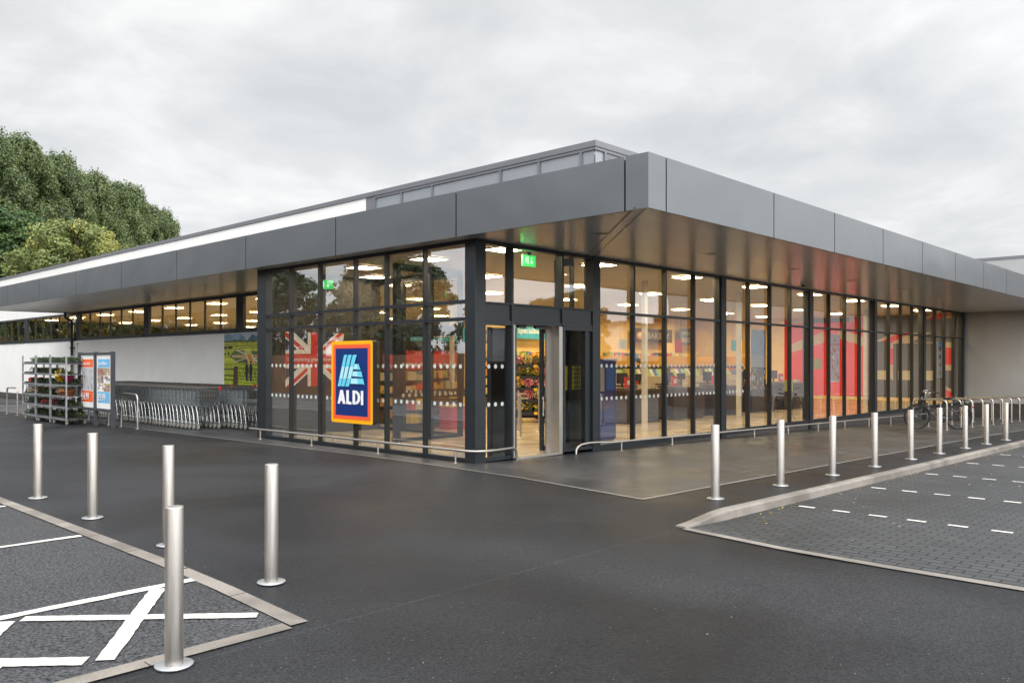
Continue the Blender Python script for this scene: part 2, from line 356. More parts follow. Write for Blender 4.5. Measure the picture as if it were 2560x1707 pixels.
# slabbed apron under the canopy
xa = [-1.3,-.9,0,1,3,6,10,13.4,20,28]
PAV = [(-1.12,-4.03),(28,-4.03),(28,0.05),(0,0.05),(0,6.95),(2.8,6.95),(2.8,27.0),(-1.05,27.0),(-.84,10),(-.7,5.75),(-.58,2.4),(-.62,.5),(-.74,-1.68)]
def flat_poly(name, pts, mat, dz, hf=h_up, sub=0.6):
    """polygon draped on the ground"""
    bm = bmesh.new(); vs = [bm.verts.new((x, y, 0)) for x, y in pts]; bm.faces.new(vs)
    bmesh.ops.triangulate(bm, faces=bm.faces[:])
    lo = [min(p[i] for p in pts) for i in (0,1)]; hi = [max(p[i] for p in pts) for i in (0,1)]
    for ax in (0,1):
        st = max(sub, (hi[ax]-lo[ax])/30); c = lo[ax]+st
        while c < hi[ax]-1e-4:
            no = Vector((1,0,0)) if ax == 0 else Vector((0,1,0)); co = no*c
            bmesh.ops.bisect_plane(bm, geom=bm.verts[:]+bm.edges[:]+bm.faces[:], plane_co=co, plane_no=no, dist=1e-5); c += st
    for co, no in (((0,-3.5,0),(0,1,0)),((13.4,0,0),(1,0,0)),((-.6,0,0),(1,0,0)),((-.8,0,0),(1,0,0)),((-1,0,0),(1,0,0))): bmesh.ops.bisect_plane(bm, geom=bm.verts[:]+bm.edges[:]+bm.faces[:], plane_co=co, plane_no=no, dist=1e-5)
    for v in bm.verts: v.co.z = hf(v.co.x, v.co.y)+dz
    me = bpy.data.meshes.new(name); bm.normal_update()
    for f in bm.faces:
        if f.normal.z < 0: f.normal_flip()
    bm.to_mesh(me); bm.free(); me.materials.append(mat)
    o = bpy.data.objects.new(name, me); COL.objects.link(o); return struct(o)
flat_poly('footpath', PAV, slabs, .004)
edge_light = M('pale_joint_strip', (.33,.30,.27), .6)
def strip_path(name, pts, wd, mat, dz, hf=h_up, h=0.0, closed=False):
    mb = MB()
    for a, b in zip(pts[:-1], pts[1:]):
        a = Vector(a); b = Vector(b); d = (b-a); n = max(1, int(d.length/1.0)); q = Vector((-d.y, d.x)).normalized()*wd/2
        for i in range(n):
            p0 = a+d*i/n; p1 = a+d*(i+1)/n; P = [p0-q, p0+q, p1+q, p1-q]
            mb.add([(p.x, p.y, hf(p.x, p.y)+dz) for p in P], [(0,3,2,1)])
    return mb
mbs = strip_path('e', [(0.3,-4.03)], .03, None, 0)
for P in ([(28,-4.045),(-1.13,-4.045)], [(-1.125,-4.03),(-.745,-1.68),(-.625,.5),(-.585,2.4),(-.705,5.75),(-.845,10),(-1.055,27)], [(3.4,0.0),(2.15,-4.02)], [(7.85,-.1),(6.4,-4.02)], [(12.4,-.1),(10.9,-4.02)], [(17.2,-.1),(15.6,-4.02)]):
    m2 = strip_path('e', P, .028 if len(P) > 2 or abs(P[0][0]-P[1][0]) > 5 else .014, None, .0085); mbs.add(m2.v, m2.f)
struct(mbs.build('paving_joint', edge_light))
# block-paved bays
sheet('parking_bays', [-1.96]+fr(-1.8,-.4,.15)+[0,1,3,6,10,13.4,20,28,40,80], [-30,-16,-12,-9,-7.5,-6.5,-6,-5.5,-5.17], blocks, .005, h_lo)
e2 = strip_path('x', [(-2.0,-5.17),(-2.0,-30)], .11, None, .009, h_lo); struct(e2.build('edging_strip', kerbm))
# coarse tarmac bay on the left with its flush kerb
flat_poly('tarmac_bay', [(-6.5,-4.93),(-6.5,30),(-40,30),(-40,-4.93)], tarmac, .004)
kb = strip_path('x', [(-6.44,-5.0),(-6.44,30)], .13, None, .012); k2 = strip_path('x', [(-6.52,-4.985),(-40,-4.985)], .12, None, .011); kb.add(k2.v, k2.f)
struct(kb.build('flush_kerb', kerbm))
jm = MB()
for y in fr(-4.2, 20, .914): jm.box(-6.505, -6.375, y, y+.008, h_up(-6.44,y)+.008, h_up(-6.44,y)+.0135)
for x in fr(-12, -6.6, .914): jm.box(x, x+.008, -5.045, -4.925, h_up(x,-5)+.008, h_up(x,-5)+.0125)
struct(jm.build('kerb_joint', M('dark_joint', (.06,.055,.05), .8)))
# painted lines
def rough_line(mb, a, b, wd, hf, dz=.0105, endround=False):
    a = Vector(a); b = Vector(b); d = b-a; n = max(2, int(d.length/.05)); q = Vector((-d.y, d.x)).normalized()
    vs = []; rr = random.Random(int(a.x*100+b.y*37))
    for i in range(n+1):
        p = a+d*i/n
        for s_ in (-1, 1):
            k = wd/2+rr.uniform(-.004, .004); pp = p+q*s_*k; vs.append((pp.x, pp.y, hf(pp.x, pp.y)+dz))
    mb.add(vs, [(2*i, 2*i+1, 2*i+3, 2*i+2) for i in range(n)])
pl_ = MB()
rough_line(pl_, (-6.52,-1.36), (-13,-1.36), .08, h_up); rough_line(pl_, (-6.52,.98), (-13,.98), .08, h_up); rough_line(pl_, (-6.52,3.3), (-13,3.3), .08, h_up)
rough_line(pl_, (-6.51,-3.64), (-13,-3.70), .085, h_up)
rough_line(pl_, (-7.70,-3.76), (-6.56,-4.68), .095, h_up, .0118); rough_line(pl_, (-6.80,-3.70), (-7.58,-4.80), .105, h_up, .0131)
rough_line(pl_, (-7.80,-3.74), (-8.25,-4.42), .13, h_up, .0118); rough_line(pl_, (-8.05,-4.42), (-7.66,-4.74), .12, h_up, .0131)
rough_line(pl_, (-8.9,-3.74), (-8.0,-4.50), .12, h_up, .0118); rough_line(pl_, (-9.1,-4.85), (-8.3,-3.76), .12, h_up, .0131)
struct(pl_.build('bay_marking', paint))
ds = MB()
for k in range(9):
    x = .36+2.4*k
    for j in range(13 if k < 6 else 11):
        y = -5.32-.42*j; xx = x-.06*(j/10)
        ds.add([(xx-.032,y,h_lo(xx,y)+.010),(xx+.032,y,h_lo(xx,y)+.010),(xx+.032,y-.2,h_lo(xx,y-.2)+.010),(xx-.032,y-.2,h_lo(xx,y-.2)+.010)], [(0,3,2,1)])
# small painted box marking in a bay
for a, b in (((5.75,-7.35),(5.75,-7.0)),((5.75,-7.0),(6.4,-7.0)),((4.9,-7.6),(5.75,-7.35))): rough_line(ds, a, b, .04, h_lo, .0115)
struct(ds.build('bay_dash_marking', paint))
# raised kerb
km = MB(); xsK = fr(-1.98, -.4, .15)+fr(-.3, 46, .914)
KV = []
for x in xsK:
    zb = h_lo(x, -5.3)+.002; zt = h_up(x, -4.95)+.012+.0*x; zt = max(zt, zb+.012); c = min(.02, (zt-zb)*.4)
    yo = -5.165
    KV.append([(x, -5.04, zt-.06), (x, -5.04, zt), (x, yo+.025, zt), (x, yo+.006, zt-c*.5), (x, yo, zt-c), (x, yo-.012, zb-.03)])
for i in range(len(xsK)-1):
    a, b = KV[i], KV[i+1]
    if i % 1 == 0:
        b = [(p[0]-(.006 if x_ > 0 else 0), p[1], p[2]) for p, x_ in zip(b, [xsK[i]]*6)]
    km.add(a+b, [(j, j+1, j+7, j+6) for j in range(5)])
    km.add(a, [(0,1,2,3,4,5)]); km.add(b, [(5,4,3,2,1,0)])
struct(km.build('kerb', kerbm))
# litter of leaves by the kerb and on the asphalt
lf = MB(); cols = [M('leaf_brown', (.22,.10,.03), .7), M('leaf_yellow', (.5,.36,.08), .7), M('grit_pale', (.5,.48,.44), .8)]
for i in range(520):
    if i < 300: x = random.uniform(-1, 22); y = -5.2-abs(random.gauss(0, .10)); mi = random.choice((0,0,1)); s_ = random.uniform(.008,.022); z = h_lo(x,y)+.012
    elif i < 400: x = random.uniform(-1.5, 14); y = random.uniform(-9,-5.3); mi = random.choice((0,1,2)); s_ = random.uniform(.008,.02); z = h_lo(x,y)+.012
    else: x = random.uniform(-9,-1.3); y = random.uniform(-8.5, 6); mi = random.choice((0,2,2)); s_ = random.uniform(.003,.008); z = hh(x,y)+.012
    a = random.uniform(0, PI)
    c, s2 = math.cos(a)*s_, math.sin(a)*s_
    lf.add([(x-c,y-s2,z),(x+s2*.5,y-c*.5,z+s_*.3),(x+c,y+s2,z+.002),(x-s2*.5,y+c*.5,z+s_*.2)], [(0,1,2,3)], mi)
tag(lf.build('fallen_leaves', cols), 'small brown and yellow leaves and pale grit scattered along the kerb', 'litter', kind='stuff')

# ------------------------------------------------------------------ supermarket building
B = empty('supermarket_building', (0,0,0), 0, 'single storey supermarket with dark grey canopy and long glazed shopfront', 'building')
SZ = 3.68; FB = 3.66; FT = 4.385; FX = -.392; FY = -3.632
# fascia panels with open joints
def fpanel(mb): o = mb.build('fascia_panel', fascia, B); return o
jl = [-3.26, .04, 3.37, 6.72, 10.05, 13.42, 16.82, 20.11, 23.48, 26.95]
g = .014
def lpanel(y0, y1):
    m = MB(); m.box(FX, FX+.03, y0+g, y1-g, FB, FT); m.box(FX+.031, FX+.12, y0+g, y1-g, FT-.03, FT-.002); m.box(FX+.031, FX+.06, y0+g, y1-g, FB, FB+.02); return m
def rpanel(x0, x1):
    m = MB(); m.box(x0+g, x1-g, FY, FY+.03, FB, FT); m.box(x0+g, x1-g, FY+.031, FY+.12, FT-.03, FT-.002); m.box(x0+g, x1-g, FY+.031, FY+.06, FB, FB+.02); return m
cp = MB(); cp.box(FX, FX+.03, FY+.0302, -3.26-g, FB, FT); cp.box(FX, .03-g, FY, FY+.03, FB, FT); cp.box(FX+.031, .03-g, FY+.031, FY+.12, FT-.03, FT-.002)
fpanel(cp)
for a, b in zip(jl[:-1], jl[1:]): fpanel(lpanel(a, b))
jr = [.03, 3.19, 5.63, 8.1, 10.6, 13.13, 15.68, 18.22, 20.75, 23.3, 25.8, 27.9]
for a, b in zip(jr[:-1], jr[1:]): fpanel(rpanel(a, b))
bk = MB(); bk.box(FX+.035, FX+.055, FY+.05, 26.94, FB+.021, FT-.04); bk.box(FX+.056, 27.9, FY+.035, FY+.055, FB+.021, FT-.04)
bk.build('fascia_backing', black, B)
tm = MB(); tm.box(FX+.0305, FX+.075, FY+.0755, 26.9, 3.672, 3.679); tm.box(FX+.0305, 27.9, FY+.0305, FY+.075, 3.672, 3.679); tm.build('gap_shadow_strip', black, B)  # flat black strips stand in for the shadow line between fascia and soffit
# canopy roof, soffit in mitred halves
rf = MB(); rf.box(FX+.13, 27.9, FY+.13, -.32, 4.30, 4.36); rf.box(FX+.13, 2.79, -.319, 26.9, 4.30, 4.36); rf.build('canopy_roof', coping, B)
sf = MB(); sf.add([(FX+.06,FY+.06,SZ),(27.9,FY+.06,SZ),(27.9,.13,SZ),(3.3,.13,SZ)][::1], [(0,3,2,1)]); sf.build('soffit', soffX, B)
sf = MB(); sf.add([(FX+.06,FY+.06,SZ),(3.3,.13,SZ),(.13,.13,SZ),(.13,6.93,SZ),(2.8,6.93,SZ),(2.8,26.9,SZ),(FX+.06,26.9,SZ)], [(0,1,2,3,4,5,6)]); sf.build('soffit', soffY, B)
mt = MB(); d = Vector((3.3-(FX+.06), .13-(FY+.06), 0)); L_ = d.length; d.normalize(); q = Vector((-d.y, d.x, 0))
for off in (0, .16):
    a = Vector((FX+.06,FY+.06,SZ-.004))+q*off; b = a+d*(L_-.1); mt.add([a-q*.007, a+q*.007, b+q*.007, b-q*.007], [(0,1,2,3)])
mt.build('soffit_trim', black, B)
ce = MB(); ce.box(FX+.06, 2.79, 26.91, 26.97, FB, FT-.05); ce.build('canopy_end', fascia, B)
for (x, y) in [(1.03,-1.79),(4.38,-1.8),(7.9,-1.78),(11.3,-1.8),(14.8,-1.8),(18.3,-1.8),(1.25,11.8),(1.22,15.2),(1.2,18.6),(1.2,22),(1.15,25.1)]:
    s_ = .13; m = MB(); a = [(x-s_,y-s_),(x+s_,y-s_),(x+s_,y+s_),(x-s_,y+s_)]
    for i in range(4):
        p, q2 = a[i], a[(i+1)%4]; ci = lambda r_: (x+(r_[0]-x)*.72, y+(r_[1]-y)*.72)
        m.add([(*p,SZ-.006),(*q2,SZ-.006),(*ci(q2),SZ-.010),(*ci(p),SZ-.010)], [(0,1,2,3)])
    m.add([(x+(p[0]-x)*.72,y+(p[1]-y)*.72,SZ-.004) for p in a], [(0,1,2,3)], 1)
    lo = m.build('soffit_light', [galv, M('dim_lens', (.05,.05,.05), .3)], B)
# corner column and end columns of the lobby (outer face x = 0 / y = 0)
def col(x0, x1, y0, y1, z0=-.02, z1=SZ): m = MB(); m.box(x0, x1, y0, y1, z0, z1); return m.build('column', frame, B, .004)
col(0, .244, 0, .25); col(0, .22, 6.56, 6.93)
col(3.13, 3.365, 0, .22, -.1); 
for k in range(1, 6): col(3.135+4.9*k, 3.365+4.9*k, 0, .22, zf(3.3+4.9*k)-.05)
GX = .09                                                         # glass line behind the mullion caps
TR1, TR2 = (2.634, 2.69), (2.345, 2.40)
def dots(u0, u1, axis, off):
    """two rows of frosted dots on a pane"""
    m = MB(); n = int((u1-u0-.06)/.163)
    if n < 1: return m
    st = (u0+u1)/2-(n-1)*.163/2
    for i in range(n):
        for z in (.94, 1.58):
            c = st+i*.163
            if axis == 'y': m.disc((off, c, z), (0,1,0), (0,0,1), .037, 14)
            else: m.disc((c, off, z), (1,0,0), (0,0,1), .037, 14)
    return m
# left (lobby) glazing: caps at y
cy = [.25, 1.322, 2.399, 3.359, 4.557, 5.634, 6.56]
for i in range(6):
    y0, y1 = cy[i], cy[i+1]; w0 = y0; w1 = y1-(.046 if i < 5 else 0)
    m = MB()
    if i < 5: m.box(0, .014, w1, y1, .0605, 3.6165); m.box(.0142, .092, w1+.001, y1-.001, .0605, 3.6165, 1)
    m.box(.012, .092, y0, y1, 0, .06); m.box(.012, .092, y0, y1, 3.617, SZ)
    m.box(.012, .091, w0+.0005, w1-.0005, *TR1); m.box(.012, .091, w0+.0005, w1-.0005, *TR2)
    wo = m.build('window', [frame, frame_shade], B)
    for z0, z1 in ((.06, TR2[0]), (TR2[1], TR1[0]), (TR1[1], 3.617)):
        p = MB(); p.quad((.078,w0,z0),(.078,w1,z0),(.078,w1,z1),(.078,w0,z1)); p.build('pane', glassL, wo)
    dots(w0, w1, 'y', .074).build('frosted_dots', dotm, wo)
# side return of the lobby at y = 6.93, x .22 -> 2.8 (solid dark panels and glass)
m = MB(); m.box(.22, 2.8, 6.86, 6.92, 0, SZ-.003); m.build('lobby_return', frame, B)
# door bay, x .244 -> 3.13
SP0, SP1 = 2.331, 2.66
m = MB(); m.box(.87,.917,0,.16,0,SP0-.001); m.box(.244,.87,.012,.15,0,.06)
m.box(.244,.8695,.006,.15,2.28,SP0-.001)
wo = m.build('window', frame, B); p = MB(); p.quad((.244,GX,.06),(.87,GX,.06),(.87,GX,2.28),(.244,GX,2.28)); p.build('pane', glassL, wo)
dots(.26,.86,'x',GX-.004).build('frosted_dots', dotm, wo)
for a, b in ((.2445,.8695),(.9175,2.215),(2.2645,3.1295)):
    m = MB(); m.box(a, b, .03, .15, SP0, SP1-.031); m.box(a, b, .0, .15, SP1-.03, SP1); m.box(a, b, .01, .15, SP0-.03 if a > .9 else SP0-.0005, SP0-.0006+.03); m.build('header_panel', frame, B, .002)
for a, b in ((.244,.87),(.917,2.215),(2.264,3.13)):
    m = MB(); m.box(a, b, .012, .15, 3.617, SZ)
    if b < 3: m.box(b, b+.048, 0, .16, SP0, SZ)
    wo = m.build('window', frame, B); p = MB(); p.quad((a,GX,SP1),(b,GX,SP1),(b,GX,3.617),(a,GX,3.617)); p.build('pane', glassR, wo)
m = MB(); m.box(2.25,2.30,0,.16,0,SP0-.031); m.box(2.30,3.13,.012,.15,0,.06); m.box(2.3,3.1295,.006,.15,2.24,SP0-.031); m.box(2.96,3.1295,.05,.16,.0605,2.2395)
wo = m.build('window', frame, B); p = MB(); p.quad((2.30,GX,.06),(2.96,GX,.06),(2.96,GX,2.24),(2.30,GX,2.24)); p.build('pane', glassL, wo)
# entrance: stainless jambs, pier, open sliding leaf
D = MB(); D.box(.9175,.975,.02,.14,0,2.30); dr = D.build('door', steel, B)
m = MB(); m.box(2.13,2.19,.0,.26,-.03,2.30); m.box(2.1905,2.2495,.012,.05,-.03,2.30); m.build('jamb', steel, dr)
m = MB(); m.box(2.08,2.1295,.26,.30,0,2.3); m.build('pier_edge', steel, dr)
m = MB(); m.box(2.02,2.10,.34,.39,.02,2.26); m.box(2.101,2.85,.34,.39,2.18,2.26); m.box(2.101,2.85,.34,.39,.02,.10); m.box(2.85,2.91,.34,.39,.02,2.26); lf_ = m.build('leaf', frame, dr)
p = MB(); p.quad((2.10,.365,.1),(2.85,.365,.1),(2.85,.365,2.18),(2.10,.365,2.18)); p.build('pane', glassL, lf_)
m = MB(); m.tube([(2.03,.30,.66),(2.03,.30,1.02)], .012); m.tube([(2.03,.30,.70),(2.03,.34,.70)],.008); m.tube([(2.03,.30,.98),(2.03,.34,.98)],.008); m.build('handle', steel, dr)
m = MB(); m.box(.66,.72,.35,.39,.02,2.26); m.box(1.31,1.365,.35,.39,.02,2.26); m.box(.7205,1.3095,.355,.385,.02,2.25,1); m.build('leaf', [frame, M('dark_tinted_glass', (.008,.009,.008), .08)], dr)
m = MB(); m.box(.9755,2.129,.16,.40,2.30,SP0-.04); m.box(1.15,1.35,.1,.155,2.25,2.30); m.box(1.6,1.95,.1,.155,2.25,2.30); m.build('door_track', black, dr)
m = MB(); m.box(.976,2.129,.0,.3,-.03,.006); m.build('threshold', steel, dr)
# right shopfront bays
TR = (2.598, 2.648)
bi = 0
for k in range(5):
    c0 = 3.365+4.9*k; c1 = 3.135+4.9*(k+1)
    for j in range(4):
        a = c0+(c1-c0)*j/4+(0 if j == 0 else .0); b = c0+(c1-c0)*(j+1)/4
        e_ = b-.048 if j < 3 else b
        m = MB()
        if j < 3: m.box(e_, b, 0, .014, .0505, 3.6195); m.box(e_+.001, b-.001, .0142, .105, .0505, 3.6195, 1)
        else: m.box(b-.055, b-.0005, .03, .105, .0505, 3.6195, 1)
        m.box(a, b-.0006, .014, .11, 0, .05); m.box(a, b-.0006, .02, .11, 3.62, SZ)
        eg = e_ if j < 3 else b-.055
        m.box(a+.0005, eg-.0005, .008, .10, *TR)
        zb = zf(b)-.03
        m.box(a, b-.0007, .03, .14, -.06, -.0005); 
        wo = m.build('window', [frame, frame_shade], B)
        for z0, z1 in ((.05, TR[0]), (TR[1], 3.62)):
            p = MB(); p.quad((a,GX,z0),(eg,GX,z0),(eg,GX,z1),(a,GX,z1)); p.build('pane', glassR, wo)
        if bi < 5: dots(a, eg, 'x', GX-.004).build('frosted_dots', dotm, wo)
        bi += 1
m = MB(); m.box(3.37, 27.86, .05, .30, -.62, -.0605); m.build('plinth', plinthm, B)
m = MB(); m.box(27.866, 27.895, .0, .05, -.5, SZ-.01); m.build('edge_trim', galv, B)
# wing at the far right
m = MB(); m.box(27.9, 42, -14, 0.32, .015, 5.74); m.build('wall', greywall, B)
m = MB(); m.box(27.88, 42, -14.02, .34, 5.741, 5.85); m.build('coping', coping, B)
m = MB(); m.box(27.885, 41.9, -14.01, -.002, -.9, .0148); m.build('plinth', plinthm, B)
# left side wall
XW = 2.8
m = MB(); m.box(XW, XW+.25, 6.93, 48, .20, 2.53); m.box(XW, XW+.25, 6.73, 48, SZ-.02, 5.655); m.build('wall', white, B)
m = MB(); m.box(XW-.015, XW+.2, 6.93, 48, -.05, .1995); m.build('plinth', plinthm, B)
m = MB(); m.box(XW-.03, XW+.3, -.34, 48, 5.66, 5.77); m.box(XW+.3005, 27.88, -.34, -.04, 5.66, 5.77); m.build('coping', coping, B)
m = MB(); m.box(XW+.3, 41, -.3, 48, 5.5, 5.6); m.build('roof', coping, B)
m = MB(); m.box(27.9, 28.1, .35, 48, -.5, 5.6); m.box(2.8, 28.1, 47.8, 48.0, -.05, 5.6); m.build('wall', greywall, B)
# high window strip
for k in range(-1, 5):
    g0 = 13.07+6.53*k
    for j in range(6):
        a = g0+1.02*j; b = a+1.02
        if b < 7: continue
        m = MB()
        if j < 5: m.box(XW-.012, XW+.03, b-.055, b, 2.6455, 3.5795)
        m.box(XW-.035, XW+.06, a, b-.0004, 2.5305, 2.645); m.box(XW-.02, XW+.06, a, b-.0004, 3.58, SZ-.0205)
        e_ = b-.055 if j < 5 else b
        wo = m.build('window', frame, B)
        p = MB(); p.quad((XW+.02,a,2.645),(XW+.02,e_,2.645),(XW+.02,e_,3.58),(XW+.02,a,3.58)); p.build('pane', glassL, wo)
    m = MB(); m.box(XW-.02, XW+.08, g0+6.1205, g0+6.5295, 2.5305, SZ-.0203); m.build('window_post', frame, B)
# clerestory
cc = [-.279, .06, 1.12, 2.18, 4.31, 5.39, 6.40]
m = MB(); m.box(XW, XW+.2, 6.4005, 6.7295, SZ-.02, 5.655); m.build('wall_panel', coping, B)
frost = M('frosted_clerestory', (.21,.23,.25), .25, 0, .05, 2, spec=1.0)
for i in range(6):
    a, b = cc[i], cc[i+1]; m = MB()
    m.box(XW-.01, XW+.04, b-.06, b, 4.2, 5.5995); m.box(XW-.012, XW+.04, a, b-.0003, 5.60, 5.6595)
    wo = m.build('window', coping, B); p = MB(); p.box(XW+.02, XW+.03, a+.01, b-.06, 4.3, 5.60); p.build('pane', frost, wo)
xx = [2.80, 3.08, 5.2, 7.3, 9.4, 11.5, 13.6, 15.7, 17.8, 19.9, 22, 24, 26, 27.8]
for i in range(13):
    a, b = xx[i], xx[i+1]; m = MB(); m.box(b, b+.06, -.32, -.26, 4.2, 5.5995); m.box(a+.0601 if i else a-.01, b+.0597, -.322, -.26, 5.60, 5.6595)
    wo = m.build('window', coping, B); p = MB(); p.box(a+(.06 if i else .031), b, -.29, -.28, 4.3, 5.60); p.build('pane', frost, wo)
# downpipe on the side wall
m = MB(); m.tube([(2.45,26.35,SZ),(2.45,26.35,3.45),(2.70,26.35,3.3),(2.70,26.35,.0)], .055, 10)
for z in (3.2, 2.2, 1.1): m.box(2.62,2.8,26.27,26.43,z,z+.05)
m.build('downpipe', frame, B)
m = MB(); m.box(2.74,2.8,25.95,26.03,0.2,2.4); m.box(2.70,2.8,25.92,26.06,2.4,2.46); m.build('cable_duct', white, B)
# interior shell
m = MB(); m.add([(.15,.15,.001),(27.9,.15,.001),(27.9,47.8,.001),(3.05,47.8,.001),(3.05,6.86,.001),(.15,6.86,.001)], [(0,1,2,3,4,5)]); m.build('floor', tilem, B)
m = MB(); m.box(.16, 27.9, .16, 6.85, 3.70, 3.75); m.box(3.05, 27.9, 6.851, 47.8, 3.70, 3.75); m.build('ceiling', ceilm, B)
m = MB(); m.box(11.5, 27.9, 12.3, 12.45, 0, 3.69); m.box(27.6, 27.9, .36, 12.29, 0, 3.69); m.build('inner_wall', orange_wall, B)
m = MB(); m.box(3.06, 3.1, 13, 47.8, 0, 2.6); m.box(3.05, 27.9, 40, 40.2, 0, 3.69); m.build('inner_wall', M('cream_wall', (.6,.52,.30), .7), B)
# entrance lobby partition: dark framed glass screens
def screen(x0, y0, x1, y1, n, name='lobby_screen'):
    m = MB(); d = Vector((x1-x0, y1-y0)); ax = 0 if abs(d.x) > abs(d.y) else 1
    fr_ = lambda t0, t1, z0, z1, th=.05: m.box(*( (x0+d.x*t0, x0+d.x*t1, y0-th/2, y0+th/2) if ax == 0 else (x0-th/2, x0+th/2, y0+d.y*t0, y0+d.y*t1)), z0, z1)
    w_ = .06/d.length
    for i in range(n+1):
        t = i/n; fr_(max(0, t-w_), min(1, t+w_), .0, 3.6, .09)
    fr_(0, 1, .0015, .07, .085); fr_(0, 1, 2.25, 2.45, .084); fr_(0, 1, 3.55, 3.69, .08)
    o = m.build(name, frame, B); p = MB()
    p.quad((x0,y0,.07),(x1,y1,.07),(x1,y1,3.55),(x0,y0,3.55)); p.build('pane', glassI, o)
    q_ = MB(); st = .17; k = int(d.length/st)
    for i in range(1, k):
        c = (x0+d.x*i*st/d.length, y0+d.y*i*st/d.length)
        for z in (.96, 1.6): q_.disc((c[0]-(.004 if ax else 0), c[1]-(0 if ax else .004), z), (0,1,0) if ax else (1,0,0), (0,0,1), .04, 12)
    q_.build('frosted_dots', dotm, o)
screen(1.36, 3.74, 3.2, 3.74, 2); screen(3.2, .55, 3.2, 1.0, 1); screen(3.2, 3.78, 3.2, 6.8, 3)
m = MB(); m.box(1.30,1.42,3.68,3.80,0,3.69); m.build('lobby_post', frame, B)
m = MB(); m.box(.17,3.2,6.70,6.85,0,3.69); m.build('lobby_back_wall', M('lobby_back_panel', (.05,.045,.04), .5), B)
# ------------------------------------------------------------------ flat colours for printed things
def F(name, c, rough=.45, **k): return M('print_'+name, c, rough, 0, .04, 3, **k)
cW = F('white', (.78,.78,.77)); cR = F('red', (.60,.035,.03)); cNB = F('navy', (.015,.025,.16)); cY = F('yellow', (.85,.48,.02)); cO = F('orange', (.80,.13,.03)); cK = F('black', (.02,.02,.02))
cG1 = M('print_field_green', (.36,.42,.03), .45, 0, .35, 5); cG2 = M('print_field_light', (.52,.52,.06), .45, 0, .3, 4); cG3 = M('print_field_dark', (.10,.15,.03), .45, 0, .4, 6); cSky = F('pale_sky', (.42,.46,.50)); cMt = M('print_mountain', (.06,.15,.22), .45, 0, .4, 4); cMt2 = M('print_mountain_light', (.18,.30,.38), .45, 0, .35, 3)
cHedge = F('hedge', (.02,.03,.012)); cBr = F('timber_print', (.07,.04,.02)); cOr2 = F('ochre', (.55,.22,.03)); cCr = F('cream', (.55,.50,.36)); cT = F('teal', (.05,.36,.50)); cLB = F('light_blue', (.16,.46,.74)); cGr = F('grey', (.3,.3,.31)); cDk = F('dark_grey', (.09,.09,.10))
cPk = F('pink', (.62,.12,.22)); cNv2 = F('flag_blue', (.03,.035,.07)); cSkin = F('beige', (.5,.36,.25))
def rrect(x0, y0, x1, y1, r, n=6):
    P = []
    for cx, cy_, a0 in ((x1-r,y1-r,0),(x0+r,y1-r,90),(x0+r,y0+r,180),(x1-r,y0+r,270)):
        for i in range(n+1): a = R(a0+90*i/n); P.append((cx+r*math.cos(a), cy_+r*math.sin(a)))
    return P
NX = Vector((-1,0,0)); UY = Vector((0,-1,0)); UX = Vector((1,0,0)); UZ = Vector((0,0,1))

# ------------------------------------------------------------------ the store sign
S = empty('store_sign', (-.075,3.24,1.275), 0, 'portrait navy sign with orange and yellow border and white lettering on the glazed lobby', 'sign')
m = MB(); P = rrect(-.66,-.78,.66,.78,.045); n = len(P)
m.add([(-.05,-u,v) for u,v in P], [tuple(range(n))], 0); m.add([(.045,-u,v) for u,v in P], [tuple(range(n))], 1)
m.add([(-.05,-u,v) for u,v in P]+[(.045,-u,v) for u,v in P], [(i,(i+1)%n,n+(i+1)%n,n+i) for i in range(n)], 1); m.build('sign_case', [cY, cK], S)
d = Decal((-.0505,.66,-.78), UY, UZ, 1.32, 1.56, .0006)
sm_ = M('sign_red_orange', (.86,.105,.04), .35, 0, .02); so_ = M('sign_orange', (.78,.15,.02), .35, 0, .02); sn_ = M('sign_navy', (.006,.03,.16), .3, 0, .04); sy_ = M('sign_yellow', (.88,.42,.005), .35, 0, .02); MATS['print_yellow_sign'] = sy_
d.p(rrect(0,0,1.32,1.56,.045), sy_); d.p(rrect(.065,.065,1.255,1.495,.02), so_); d.p(rrect(.085,.085,1.235,1.475,.015), sm_); d.r(.145,.14,1.17,1.42,sn_)
d.build('sign_face', S)
d = Decal((-.0545,.66,-.78), UY, UZ, 1.32, 1.56, .0006)
def sp(px, py): return ((px-990)/540*1.32, 1.56-(py-8)/1078*1.56)
cy1 = M('emblem_cyan', (.14,.62,.80), .35, 0, .02); cy2 = M('emblem_pale', (.42,.78,.86), .35, 0, .02)
for (a, b, c_, e_) in (((1078,605),(1118,605),(1205,190),(1165,190)), ((1127,605),(1170,605),(1268,190),(1222,190)), ((1185,605),(1232,605),(1335,190),(1285,190))):
    N_ = 8
    def edge(p, q_, t): 
        x = p[0]+(q_[0]-p[0])*(t**.92) ; y = p[1]+(q_[1]-p[1])*t
        return (x+ (5 if t > .93 else 0), y)
    for i in range(N_):
        t0, t1 = i/N_, (i+1)/N_
        d.p([sp(*edge(a,e_,t0)), sp(*edge(b,c_,t0)), sp(*edge(b,c_,t1)), sp(*edge(a,e_,t1))], cy2 if 2 <= i <= 4 else cy1)
for q4 in (((1312,310),(1362,310),(1388,385),(1297,380)), ((1290,405),(1398,405),(1414,480),(1276,470)), ((1268,497),(1422,497),(1438,580),(1420,570),(1256,566))):
    d.p([sp(*p) for p in q4], cy1)
    xs_ = [p[0] for p in q4]; ys_ = [p[1] for p in q4]; mx_ = (min(xs_)+max(xs_))/2
    d.p([sp(min(xs_)+14,min(ys_)+2), sp(mx_,min(ys_)+2), sp(mx_+8,min(max(ys_)-12, ys_[2]-10)), sp(min(xs_)+4,min(max(ys_)-12, ys_[2]-10))], cy2)
d.build('emblem', S)
